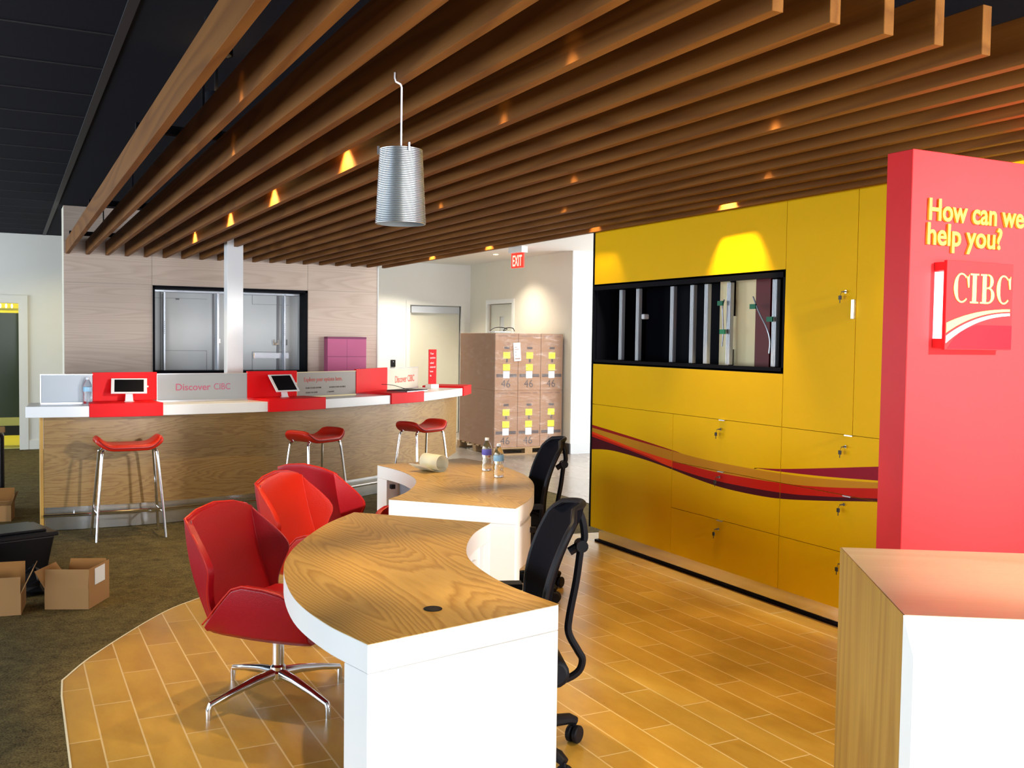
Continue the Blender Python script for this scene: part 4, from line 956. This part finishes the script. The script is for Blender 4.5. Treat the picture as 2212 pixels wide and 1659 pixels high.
# ================================================================== RED TUB CHAIRS
def tub_chair(x, y, rz, lb, first=None, body=None):
    if first is not None:
        t = copy_tree(first); t.location = (x, y, 0); t.rotation_euler = (0,0,rz); t['label'] = lb; return t
    t = thing('tub_chair', lb, 'chair', (x, y, 0), rz, 'red leather tub chairs around the desks')
    # backrest: faceted shell, centre panel and two wings; faces +x
    WL = [(p[0], p[1]) for p in smooth_curve([(0,0.015),(0.2,0.045),(0.4,0.10),(0.58,0.150),(0.70,0.148),(0.86,0.105),(1.0,0.052)], 8)]
    def back(inset, off, shrink):
        rows = 20; cols = [-1.0, -0.66, -0.33, 0, 0.25, 0.5, 0.75, 1.0]
        vs = []; fs = []; cs = []
        us = [-2, -1.75, -1.5, -1.25, -1.0, -0.6, 0, 0.6, 1.0, 1.25, 1.5, 1.75, 2]
        for i in range(rows+1):
            v = i/rows
            xb = -0.205 - 0.135*v + off - 0.02*math.sin(v*PI)
            hw = 0.228 + 0.008*math.sin(v*PI)
            wl = (lerp(WL, v)+0.012)*shrink
            for u in us:
                s = abs(u)-1 if abs(u) > 1 else 0
                sg = 1 if u > 0 else -1
                yy = min(abs(u), 1)*hw*sg + sg*s*wl*0.42
                xx = xb + s*wl*0.90 + 0.018*(1-min(abs(u),1)**2)*(-1)
                zt = 0.875 - 0.040*min(abs(u),1)**2 - 0.055*s
                zb = 0.385 + 0.02*s
                z = zb+(zt-zb)*v
                z = z - (inset*(v-0.5)*2)
                vs.append((xx, yy, z))
        n = len(us)
        for i in range(rows):
            for j in range(n-1): a = i*n+j; fs.append((a, a+1, a+n+1, a+n))
        return vs, fs, n, rows
    vs, fs, n, rows = back(0.0, 0.0, 1.0)
    q = MB(); q.add(vs, fs); o = q.build('back_shell', 'leather', t, smooth=True, solid=0.022, soff=1, bevel=0.006, segs=2)
    ring = [vs[j] for j in range(n)] + [vs[i*n+n-1] for i in range(1, rows+1)] + [vs[rows*n+j] for j in range(n-2, -1, -1)] + [vs[i*n] for i in range(rows-1, 0, -1)]
    q = MB(); q.tube([(a+0.006, b, c) for a, b, c in ring], 0.006, 8, closed=True); q.build('piping', 'leather_orange', t, smooth=True)
    vs, fs, n, rows = back(0.005, 0.027, 0.95)
    q = MB(); q.add(vs, fs); o = q.build('back_pad', 'leather_orange' if False else 'leather', t, smooth=True, solid=0.026, soff=0, bevel=0.010, segs=3)
    for side, j in ((-1, 4), (1, 8)):
        q = MB(); q.tube([(vs[i*n+j][0]+0.012, vs[i*n+j][1], vs[i*n+j][2]) for i in range(rows+1)], 0.0022, 6); q.build('seam', 'leather_seam', t, smooth=True)
    # seat bucket with arms
    xs = [-0.175, -0.145, -0.105, -0.055, -0.01, 0.045, 0.15, 0.23, 0.29, 0.325]
    top = [0.400, 0.430, 0.475, 0.530, 0.575, 0.594, 0.590, 0.575, 0.540, 0.49]
    bw = [0.225, 0.23, 0.24, 0.245, 0.25, 0.255, 0.255, 0.25, 0.24, 0.225]
    prof = []
    vs = []; fs = []
    for X, h, b in zip(xs, top, bw):
        wt = b+0.070
        row = [(X, -wt, h), (X, -(b+0.055), 0.375+(h-0.375)*0.45), (X, -(b+0.040), 0.388), (X, -b-0.015, 0.372), (X, -b*0.4, 0.368), (X, b*0.4, 0.368), (X, b+0.015, 0.372), (X, b+0.040, 0.388), (X, b+0.055, 0.375+(h-0.375)*0.45), (X, wt, h)]
        vs += row
    n2 = 10
    for i in range(len(xs)-1):
        for j in range(n2-1): a = i*n2+j; fs.append((a, a+n2, a+n2+1, a+1))
    q = MB(); q.add(vs, fs); q.build('seat_shell', 'leather', t, smooth=True, solid=0.045, soff=0, bevel=0.010, segs=3)
    for side in (0, n2-1):
        sgn = -1 if side == 0 else 1
        q = MB(); q.tube([(vs[i*n2+side][0], vs[i*n2+side][1]+sgn*0.020, vs[i*n2+side][2]+0.004) for i in range(len(xs))], 0.004, 6); q.build('arm_piping', 'leather_orange', t, smooth=True)
    q = MB(); q.box((-0.17, -0.235, 0.385), (0.310, 0.235, 0.470)); q.build('seat_cushion', 'leather', t, smooth=True, bevel=0.035, segs=4)
    # swivel base
    q = MB(); q.lathe([(0.034, 0.10), (0.034, 0.15), (0.026, 0.16), (0.026, 0.345), (0.07, 0.355), (0.07, 0.362)], 20); q.build('column', 'chrome', t, smooth=True)
    q = MB(); q.lathe([(0.030, 0.088), (0.042, 0.10), (0.042, 0.125), (0.034, 0.135)], 20); q.build('hub', 'chrome', t, smooth=True)
    for k in range(4):
        a = k*PI/2+STAR; c, s_ = math.cos(a), math.sin(a)
        pts = [(0.03*c, 0.03*s_, 0.118), (0.12*c, 0.12*s_, 0.110), (0.25*c, 0.25*s_, 0.086), (0.352*c, 0.352*s_, 0.062), (0.358*c, 0.358*s_, 0.045), (0.358*c, 0.358*s_, 0.0)]
        q = MB(); q.tube(pts, [0.025, 0.021, 0.016, 0.0135, 0.013, 0.012], 12); q.build('leg', 'chrome', t, smooth=True)
    return t
# world directions of the feet seen under the first chair
STAR = 0.0
RA = math.radians(-47)
STAR = math.atan2(4.318-4.46, 0.743-1.09) - RA
ch = tub_chair(1.09, 4.46, RA, 'crimson tub chair nearest, on the plank floor left of the near desk')
c2 = tub_chair(1.61, 5.42, math.radians(-45), 'scarlet tub chair in the middle, its back facing the gap between the desks', ch)
c3 = tub_chair(1.90, 6.12, math.radians(32), 'crimson tub chair turned away at the far desk, its outer back showing', ch)
for o in c2.children:
    if o.name.startswith('back_pad') or o.name.startswith('seat_shell'):
        o.data = o.data.copy(); o.data.materials[0] = MT['leather_orange']

# ================================================================== BLACK TASK CHAIRS
def task_chair(x, y, rz, lb, first=None):
    if first is not None:
        t = copy_tree(first); t.location = (x, y, 0); t.rotation_euler = (0,0,rz); t['label'] = lb; return t
    t = thing('task_chair', lb, 'office chair', (x, y, 0), rz, 'black mesh task chairs')   # faces +x
    nz, ny = 14, 8; vs = []; fs = []
    for i in range(nz+1):
        v = i/nz; z = 0.50+0.51*v
        X = -0.185-0.135*v+0.045*math.sin(v*PI)
        hw = 0.205+0.035*math.sin(v*PI*0.9)
        if v > 0.88: hw *= math.sqrt(max(0.3, 1-((v-0.88)/0.14)**2))
        for j in range(ny+1):
            u = -1+2*j/ny; vs.append((X+0.055*u*u, hw*u, z-0.012*u*u*(1 if v > 0.9 else 0)))
    for i in range(nz):
        for j in range(ny): a = i*(ny+1)+j; fs.append((a, a+1, a+ny+2, a+ny+1))
    q = MB(); q.add(vs, fs); q.build('backrest', 'mesh_black', t, smooth=True, solid=0.018, soff=0, bevel=0.006)
    m_ = ny+1
    ring = [vs[j] for j in range(m_)] + [vs[i*m_+ny] for i in range(1, nz+1)] + [vs[nz*m_+j] for j in range(ny-1, -1, -1)] + [vs[i*m_] for i in range(nz-1, 0, -1)]
    q = MB(); q.tube(ring, 0.013, 8, closed=True); q.build('back_frame', 'black_plastic', t, smooth=True)
    # external spine: arches from high on the back, down and under the seat
    sp_ = smoothp([(a_+0.035, b_, c_) for a_, b_, c_ in [(-0.335,0,0.972), (-0.345,0,0.966), (-0.358,0,0.93), (-0.365,0,0.87), (-0.352,0,0.835), (-0.335,0,0.70), (-0.310,0,0.56), (-0.308,0,0.49), (-0.345,0,0.42), (-0.365,0,0.38), (-0.345,0,0.33), (-0.27,0,0.295), (-0.15,0,0.28), (-0.02,0,0.30)]], 5)
    q = MB(); q.tube(sp_, 0.015, 10); q.build('spine', 'black_plastic', t, smooth=True)
    q = MB(); q.tube([(-0.317,-0.03,0.84), (-0.317,0.03,0.84)], 0.024, 14); q.tube([(-0.312,0,0.84), (-0.27,0,0.815)], 0.018, 8); q.build('pivot_knob', 'black_plastic', t, smooth=True)
    q = MB(); q.box((-0.20, -0.24, 0.425), (0.26, 0.24, 0.485)); q.build('seat', 'mesh_black', t, smooth=True, bevel=0.028, segs=3)
    q = MB(); q.box((-0.17, -0.10, 0.33), (0.12, 0.10, 0.42)); q.lathe([(0.05,-0.14),(0.055,-0.13),(0.055,0.13),(0.05,0.14)], 16, (-0.20,0,0.37), mx=Matrix.Rotation(PI/2, 4, 'X')); q.build('tilt_mechanism', 'black_plastic', t, smooth=True, bevel=0.01)
    for s in (-1, 1):
        q = MB(); q.tube(smoothp([(-0.06, s*0.23, 0.44), (-0.04, s*0.285, 0.47), (-0.02, s*0.285, 0.54), (-0.02, s*0.285, 0.60)]), 0.017, 8); q.box((-0.12, s*0.285-0.035, 0.60), (0.10, s*0.285+0.035, 0.625)); q.build('armrest', 'black_plastic', t, smooth=True)
    q = MB(); q.lathe([(0.05, 0.075), (0.05, 0.13), (0.028, 0.14), (0.028, 0.33)], 18); q.build('gas_column', 'black_plastic', t, smooth=True)
    for k in range(5):
        a = k*2*PI/5+TST; c, s_ = math.cos(a), math.sin(a)
        q = MB(); q.tube([(0.03*c,0.03*s_,0.11), (0.15*c,0.15*s_,0.112), (0.32*c,0.32*s_,0.102), (0.35*c,0.35*s_,0.088)], [0.034, 0.030, 0.023, 0.018], 10); lg = q.build('leg', 'black_plastic', t, smooth=True)
        q = MB()
        cm = Matrix.Translation((0.345*c, 0.345*s_, 0.036)) @ Matrix.Rotation(a+0.5, 4, 'Z') @ Matrix.Rotation(PI/2, 4, 'X')
        for off in (-0.026, 0.004): q.lathe([(0.032, off), (0.036, off+0.004), (0.036, off+0.018), (0.032, off+0.022)], 18, mx=cm)
        q.tube([(0.345*c, 0.345*s_, 0.035), (0.345*c, 0.345*s_, 0.088)], 0.009, 8); q.build('caster', 'black_plastic', lg, smooth=True)
    return t
RT1 = math.radians(160)
TST = math.radians(0) - RT1
tc_ = task_chair(1.72, 3.46, RT1, 'black mesh task chair nearest, tucked into the near desk')
task_chair(2.93, 5.70, math.radians(163), 'black mesh task chair behind the far desk, in front of the boxes', tc_)
t = thing('cable_bundle', 'bundle of yellow cable on the floor beside the far desk', 'cable', (2.62, 4.98, 0.36))
q = MB(); q.tube(smoothp([(-0.05,0.0,0.03), (0.0,-0.04,0.06), (0.06,0.0,0.03), (0.0,0.05,0.0), (-0.05,0.0,-0.03), (0.02,-0.03,-0.06)]), 0.008, 8); q.build('loop', 'yellow_cable', t, smooth=True)
t.location = (2.62, 4.98, 0.07); t['label'] = 'small loop of yellow cable on the floor by the far desk'

# ================================================================== RED PYLON
PX, PY = 3.104, 2.743
t = thing('pylon_sign', 'tall red pylon asking How can we help you, with a raised square emblem', 'sign', (PX, PY, 0))
bx('pylon_body', 'red_panel', (0, 0, 0), (0.98, 0.126, 2.40), t, bevel=0.002, segs=1)
text('lettering', 'How can we', 'yellow_text', t, frame((0.085, -0.006, 2.136), (1,0,0)), 0.118, 0.555, 0.005, bold=0.002)
text('lettering', 'help you?', 'yellow_text', t, frame((0.080, -0.006, 2.042), (1,0,0)), 0.118, 0.430, 0.005, bold=0.002)
lg = thing('x', 'x', 'x'); bpy.data.objects.remove(lg, do_unlink=True)
logo = bx('emblem_panel', 'logo_red', (0.133, -0.062, 1.632), (0.518, -0.046, 1.978), t, bevel=0.001, segs=1)
q = MB(); q.box((0.136, -0.045, 1.675), (0.515, -0.002, 1.935)); q.build('emblem_spacer', 'glow_white', t)  # spacer behind the emblem panel with white emission
for zz in (1.640, 1.940): q = MB(); q.box((0.134, -0.046, zz), (0.516, -0.001, zz+0.032)); q.build('bracket', 'red_panel', t)
lx0, lz0, lw, lh = 0.133, 1.632, 0.385, 0.346
yf = -0.0625
def P2(u, v): return (lx0+u*lw, lz0+v*lh)
def flat(name, polys, m, y=yf, dpt=0.0012, sw=False):
    q = MB()
    for k_, poly in enumerate(polys):
        yy_ = y-dpt-(k_*0.00012 if len(polys) < 40 and not sw else 0)
        n_ = len(poly); q.add([(p[0], yy_, p[1]) for p in poly] + [(p[0], y, p[1]) for p in poly], [tuple(range(n_))] + [(i, n_+i, n_+(i+1)%n_, (i+1)%n_) for i in range(n_)])
    return q.build(name, m, logo)
def strip(A, Bc): return [[A[i], A[i+1], Bc[i+1], Bc[i]] for i in range(len(A)-1)]
def swoosh(pt_top, pt_bot, n_=20):
    def bez(P, t): return tuple((1-t)**2*P[0][i]+2*t*(1-t)*P[1][i]+t*t*P[2][i] for i in (0,1))
    return strip([P2(*bez(pt_bot, k/n_)) for k in range(n_+1)], [P2(*bez(pt_top, k/n_)) for k in range(n_+1)])
# deep-red lower field under the white stroke
wb = ((0.01, 0.08), (0.35, 0.36), (0.96, 0.375))
flat('lower_field', [[P2(0.40, 0.265), P2(0.01, 0.01), P2(1.0, 0.01), P2(1.0, 0.28)]] if False else [[P2(0.03, 0.01), P2(1.0, 0.01), P2(1.0, 0.285), P2(0.46, 0.285), P2(0.25, 0.22), P2(0.12, 0.12)]], 'logo_deep', y=yf, dpt=0.0004)
flat('yellow_stroke', swoosh(((0.01, 0.30), (0.42, 0.465), (0.96, 0.475)), ((0.01, 0.19), (0.42, 0.435), (0.96, 0.448))), 'logo_yellow', sw=True)
flat('white_stroke', swoosh(((0.01, 0.155), (0.42, 0.41), (0.96, 0.43)), ((0.01, 0.075), (0.42, 0.375), (0.96, 0.400))), 'white_text', sw=True)
# serif capitals drawn as polygons
def letterC(u0, u1, v0, v1):
    cu, cv = (u0+u1)/2+0.012, (v0+v1)/2; ru, rv = (u1-u0)/2, (v1-v0)/2; A = []; Bc = []
    for k in range(25):
        a = math.radians(48+264*k/24); th = 0.018+0.038*max(0, -math.cos(a))**1.0
        A.append(P2(cu+ru*math.cos(a), cv+rv*math.sin(a))); Bc.append(P2(cu+(ru-th)*math.cos(a), cv+(rv-0.018)*math.sin(a)))
    s = strip(A, Bc)
    s.append([P2(u1-0.012, v1-0.16), P2(u1+0.004, v1-0.16), P2(u1+0.004, v1-0.01), P2(u1-0.012, v1-0.04), P2(u1-0.035, v1-0.035)])
    return s
def rect(u0, u1, v0, v1): return [P2(u0, v0), P2(u1, v0), P2(u1, v1), P2(u0, v1)]
v0, v1 = 0.53, 0.865
flat('letter', letterC(0.085, 0.315, v0, v1), 'logo_yellow')
flat('letter', [rect(0.375, 0.435, v0, v1), rect(0.342, 0.468, v0, v0+0.018), rect(0.342, 0.468, v1-0.018, v1)], 'logo_yellow')
def bowl(uc, vc, ru, rv):
    A = []; Bc = []
    for k in range(17):
        a = math.radians(-90+180*k/16); th = 0.016+0.034*max(0, math.cos(a))
        A.append(P2(uc+(ru-th)*max(0,math.cos(a)), vc+(rv-0.017)*math.sin(a))); Bc.append(P2(uc+ru*max(0,math.cos(a)), vc+rv*math.sin(a)))
    return strip(A, Bc)
vm = v0+(v1-v0)*0.53
flat('letter', [rect(0.525, 0.585, v0, v1), rect(0.495, 0.62, v0, v0+0.018), rect(0.495, 0.62, v1-0.018, v1), rect(0.58, 0.63, vm-0.009, vm+0.009)] + bowl(0.60, (v0+vm+0.009)/2, 0.105, (vm+0.009-v0)/2) + bowl(0.595, (v1+vm-0.009)/2, 0.085, (v1-vm+0.009)/2), 'logo_yellow')
flat('letter', letterC(0.725, 0.945, v0, v1), 'logo_yellow')

# ================================================================== FRONT PODIUM (right foreground)
A_ = Vector((1.712, 1.501)); Bf = Vector((2.115, 2.084)); ex = Vector((0.842, -0.540)).normalized(); L0 = 1.5
ang = math.atan2(ex.y, ex.x)
t = thing('podium', 'oak and white greeting podium in the right foreground', 'podium', (A_.x, A_.y, 0), ang)
# local x along the front edge, local y to the back
ey = Vector((-ex.y, ex.x)); dp = (Bf-A_).dot(ey); sk = (Bf-A_).dot(ex)
q = MB(); q.prism([(0.0022,0.0), (L0,0.0), (L0,dp), (sk+0.0022,dp)], 1.03, 1.07); q.build('top', 'oak_podium', t, bevel=0.0015, segs=1)
q = MB(); q.prism([(0,0), (0.002,0.0), (sk+0.002,dp), (sk,dp)], 0.0, 1.0695); q.build('side_panel', 'oak_side', t)
q = MB()
vs = [(0,-0.0005,1.069), (L0,-0.0005,1.069), (0.018,-0.020,0.985), (L0,-0.020,0.985), (0.018,-0.020,0), (L0,-0.020,0), (0,-0.0005,0), (L0,-0.0005,0)]
q.add(vs, [(0,2,3,1), (2,4,5,3), (0,6,4,2), (1,3,5,7), (0,1,7,6), (4,6,7,5)]); q.build('front_panel', 'white', t)

# ================================================================== PALLET OF BOXES
t = thing('pallet', 'wooden pallet on the stone floor under the stacked cartons', 'pallet', (6.67, 13.2, 0))
q = MB()
for yy in (-0.62, -0.02, 0.58): q.box((-0.56, yy, 0.0), (0.56, yy+0.09, 0.02))
for yy in (-0.62, -0.02, 0.55):
    for xx in (-0.56, -0.06, 0.44): q.box((xx, yy, 0.02), (xx+0.12, yy+0.11, 0.09))
for k in range(8): q.box((-0.56, -0.62+k*0.168, 0.09), (0.56, -0.62+k*0.168+0.10, 0.108))
q.build('timber', 'pallet', t)
bxw = 0.362; rowlab = ['left', 'middle', 'right']
def tvbox(cx, z, lb, extra=False, first=None):
    if first is not None:
        t = copy_tree(first); t.location = (cx, 12.60, z); t['label'] = lb; return t
    t = thing('television_carton', lb, 'carton', (cx, 12.60, z), 0, 'printed cartons stacked on the pallet')
    h = 0.812; hw = bxw/2
    q = MB(); q.box((-hw, 0, 0), (hw, 1.22, h)); q.build('carton_body', 'card_tv', t, bevel=0.006)
    f = -0.0015
    def st(n, m, a, b, c, d): bx(n, m, (a, f, c), (b, -0.0003, d), t)
    st('printed_band', 'print_dark', -hw+0.02, hw-0.02, 0.19, 0.235)
    bx('sticker', 'sticker_w', (-0.055, f-0.002, 0.175), (0.045, f-0.0005, 0.275), t)
    bx('sticker', 'sticker_y', (-0.058, f-0.002, 0.285), (0.052, f-0.0005, 0.375), t)
    bx('sticker', 'sticker_y', (-0.056, f-0.002, 0.455), (0.052, f-0.0005, 0.545), t)
    st('print_mark', 'print_dark', -0.012, 0.018, 0.40, 0.45)
    st('hand_hole', 'print_dark', -0.042, 0.042, 0.59, 0.622)
    st('print_mark', 'print_faint', -0.14, 0.02, 0.765, 0.785); st('print_mark', 'print_faint', 0.06, 0.14, 0.765, 0.785)
    text('number', '46', 'print_dark', t, frame((-0.085, f, 0.045), (1,0,0)), 0.155, 0.145, 0.0004)
    text('faint_lettering', 'LFD', 'print_faint', t, frame((-0.045, f, 0.64), (1,0,0)), 0.06, 0.09, 0.0004)
    return t
x0b = 6.125
first = None
for r_, z in ((1, 0.9205), (0, 0.1085)):
    for c_ in range(3):
        lb = '%s carton numbered 46 in the %s row of the wrapped stack' % (rowlab[c_], 'upper' if r_ else 'lower')
        k = tvbox(x0b+bxw/2+0.003+c_*(bxw+0.004), z, lb, first=first)
        first = first or k
t = thing('shipping_label', 'white shipping label stuck between the upper left and middle cartons', 'label', (6.47, 12.592, 1.47))
mxr = Matrix.Rotation(math.radians(-4), 4, 'Y')
q = MB(); q.box((-0.055, -0.002, -0.13), (0.055, 0.0, 0.13), mx=mxr); q.build('paper', 'sticker_w', t)
q = MB()
for z_, w_ in ((0.06, 0.04), (0.03, 0.07), (-0.005, 0.03), (-0.05, 0.03)): q.box((-0.04, -0.003, z_), (-0.04+w_, -0.0021, z_+0.008), mx=mxr)
q.box((-0.04, -0.003, -0.105), (0.045, -0.0021, -0.09), mx=mxr); q.build('print', 'print_faint', t)
# plastic film round the stack
q = MB(); a, b = 6.112, 7.238; c, d = 12.583, 13.85; zt = 1.742
ring0 = [(a,c),(b,c),(b,d),(a,d)]
vs = []; nz_ = 12
for k in range(nz_+1):
    z = 0.112+(zt-0.112)*k/nz_
    for i in range(4):
        p, r_ = ring0[i], ring0[(i+1)%4]
        for s in range(6):
            u = s/6; jit = 0.003*math.sin(7*k+3*s+i)
            vs.append((p[0]+(r_[0]-p[0])*u+jit*(1 if i % 2 else 0.2), p[1]+(r_[1]-p[1])*u+jit*(0.2 if i % 2 else 1), z))
n_ = 24; fs = [(k*n_+i, k*n_+(i+1)%n_, (k+1)*n_+(i+1)%n_, (k+1)*n_+i) for k in range(nz_) for i in range(n_)]
q.add(vs, fs); o = q.build('stretch_wrap', 'film', smooth=True, angle=80); tag(o, 'clear plastic stretch wrap around the stacked cartons', 'plastic wrap')
t = thing('strapping_coil', 'loose dark strapping curled on top of the carton stack', 'strap', (6.33, 12.85, 1.765))
q = MB(); q.tube(smoothp([(-0.17,0,0.0), (-0.08,0.02,0.045), (0.03,0.0,0.05), (0.09,-0.03,0.03), (0.02,-0.05,0.004), (0.10,0.02,0.045), (0.19,0.0,0.045), (0.21,-0.03,0.0)]), 0.006, 6); q.build('strap', 'black_plastic', t, smooth=True)
t = thing('packing_sheet', 'crumpled pale plastic sheet on top of the carton stack', 'sheet', (6.22, 12.75, 1.745))
q = MB(); q.prism([(-0.08,-0.1), (0.16,-0.12), (0.14,0.1), (-0.09,0.12)], 0, 0.012); q.build('sheet', 'sticker_w', t)

# ================================================================== LEFT FLOOR: cartons and black tote
def carton(name, lb, corners, z1, flaps, labelled=False, group='open cardboard cartons on the carpet'):
    """corners: 4 floor points (front-left, front-right, back-right, back-left)"""
    cx = sum(p[0] for p in corners)/4; cy = sum(p[1] for p in corners)/4
    t = thing(name, lb, 'carton', (cx, cy, 0), 0, group)
    P = [Vector((p[0]-cx, p[1]-cy, 0)) for p in corners]; U = Vector((0,0,z1)); g_ = Vector((0,0,-0.004))
    q = MB()
    for i in range(4): a, b = P[i]+g_, P[(i+1)%4]+g_; q.add([a, b, b+U, a+U], [(0,1,2,3)])
    q.add([p+g_+Vector((0,0,0.001)) for p in P], [(0,1,2,3)])
    body = q.build('carton_body', 'card', t, solid=0.004, soff=0)
    cen = Vector((0,0,0))
    for i, (hgt, lean, cut_) in enumerate(flaps):
        if not hgt: continue
        a, b = P[i]+U+g_, P[(i+1)%4]+U+g_; mid = (a+b)/2; outw = Vector((mid.x, mid.y, 0)).normalized(); e_ = (b-a).normalized()
        nrm = Vector((e_.y, -e_.x, 0)); nrm = nrm if nrm.dot(outw) > 0 else -nrm
        d_ = (Vector((0,0,1))*math.cos(lean)+nrm*math.sin(lean))*hgt
        q = MB(); q.add([a+e_*0.002, b-e_*0.002, b-e_*cut_+d_, a+e_*cut_+d_], [(0,1,2,3)]); q.build('flap', 'card_in' if i in (2,) else 'card', t, solid=0.004, soff=0)
    return t, P
t, P = carton('open_carton', 'open brown carton with a white label on its side, on the carpet', [(0.19,6.51),(0.425,6.41),(0.56,6.66),(0.325,6.76)], 0.125, [(0.115, -0.05, 0.0), (0.115, 0.0, 0.002), (0.12, 0.05, 0.02), (0.12, 0.6, 0.01)])
a, b = P[1], P[2]; e_ = (b-a).normalized(); nrm = Vector((e_.y, -e_.x, 0))
q = MB(); c0 = a+e_*0.075+nrm*0.004; q.add([c0+Vector((0,0,0.125)), c0+e_*0.14+Vector((0,0,0.125)), c0+e_*0.14+Vector((0,0,0.225)), c0+Vector((0,0,0.225))], [(0,1,2,3)]); q.build('label', 'sticker_w', t, solid=0.001, soff=1)
carton('open_carton', 'open brown carton cut off by the left edge, beside the labelled one', [(-0.40,6.50),(0.06,6.44),(0.09,6.70),(-0.35,6.76)], 0.125, [(0.10, 0.02, 0.0), (0.15, 0.45, 0.0), (0.14, -0.05, 0.0), (0.12, 0.5, 0.01)])
carton('open_carton', 'small far carton at the left edge behind the black tote', [(-0.35,9.75),(0.02,9.70),(0.05,9.95),(-0.32,10.0)], 0.14, [(0.08, 0.9, 0.0), (0.10, 0.3, 0.0), (0.12, 0.1, 0.0), None or (0,0,0)])
t = thing('equipment_case', 'black upright case at the left edge behind the far carton', 'case', (-0.19, 10.2, 0))
bx('case_body', 'case', (-0.25, 0, 0.0), (0.16, 0.3, 0.72), t, bevel=0.03)
bx('handle', 'card', (0.10, 0.1, 0.72), (0.17, 0.16, 0.78), t, bevel=0.01)
t = thing('storage_tote', 'black plastic storage tote with a ribbed lid on the carpet', 'tote', (-0.14, 7.68, 0), math.radians(18))
q = MB(); q.add([(-0.36,-0.19,0),(0.34,-0.19,0),(0.34,0.19,0),(-0.36,0.19,0),(-0.40,-0.22,0.24),(0.38,-0.22,0.24),(0.38,0.22,0.24),(-0.40,0.22,0.24)], [(0,3,2,1),(4,5,6,7),(0,1,5,4),(1,2,6,5),(2,3,7,6),(3,0,4,7)]); q.build('tub', 'case', t, bevel=0.012)
q = MB(); q.box((-0.42, -0.24, 0.238), (0.40, 0.24, 0.268)); q.box((-0.36, -0.18, 0.268), (0.34, 0.18, 0.285)); q.build('lid', 'case', t, bevel=0.008)
q = MB(); q.box((-0.03, -0.235, 0.14), (0.0, -0.218, 0.22)); q.build('latch', 'alu', t, bevel=0.005)
t = thing('plastic_bag', 'black plastic bag with white glints between the tote and cartons', 'bag', (0.13, 7.0, 0))
q = MB(); rr = random.Random(3)
vs = []; fs = []; A1, B1 = 10, 6
for i in range(B1+1):
    for j in range(A1):
        a = 2*PI*j/A1; v = i/B1; r = (0.16*math.cos(v*PI/2)+0.01)*(1+0.25*rr.uniform(-1,1)); vs.append((r*math.cos(a), r*0.8*math.sin(a), 0.15*v*(1+0.2*rr.uniform(-1,1)) if i else 0.002))
for i in range(B1):
    for j in range(A1): fs.append((i*A1+j, i*A1+(j+1)%A1, (i+1)*A1+(j+1)%A1, (i+1)*A1+j))
fs.append(tuple(range(A1))[::-1]); fs.append(tuple(B1*A1+j for j in range(A1)))
q.add(vs, fs); q.build('bag_film', 'case', t, smooth=False)
bpy.context.view_layer.update()
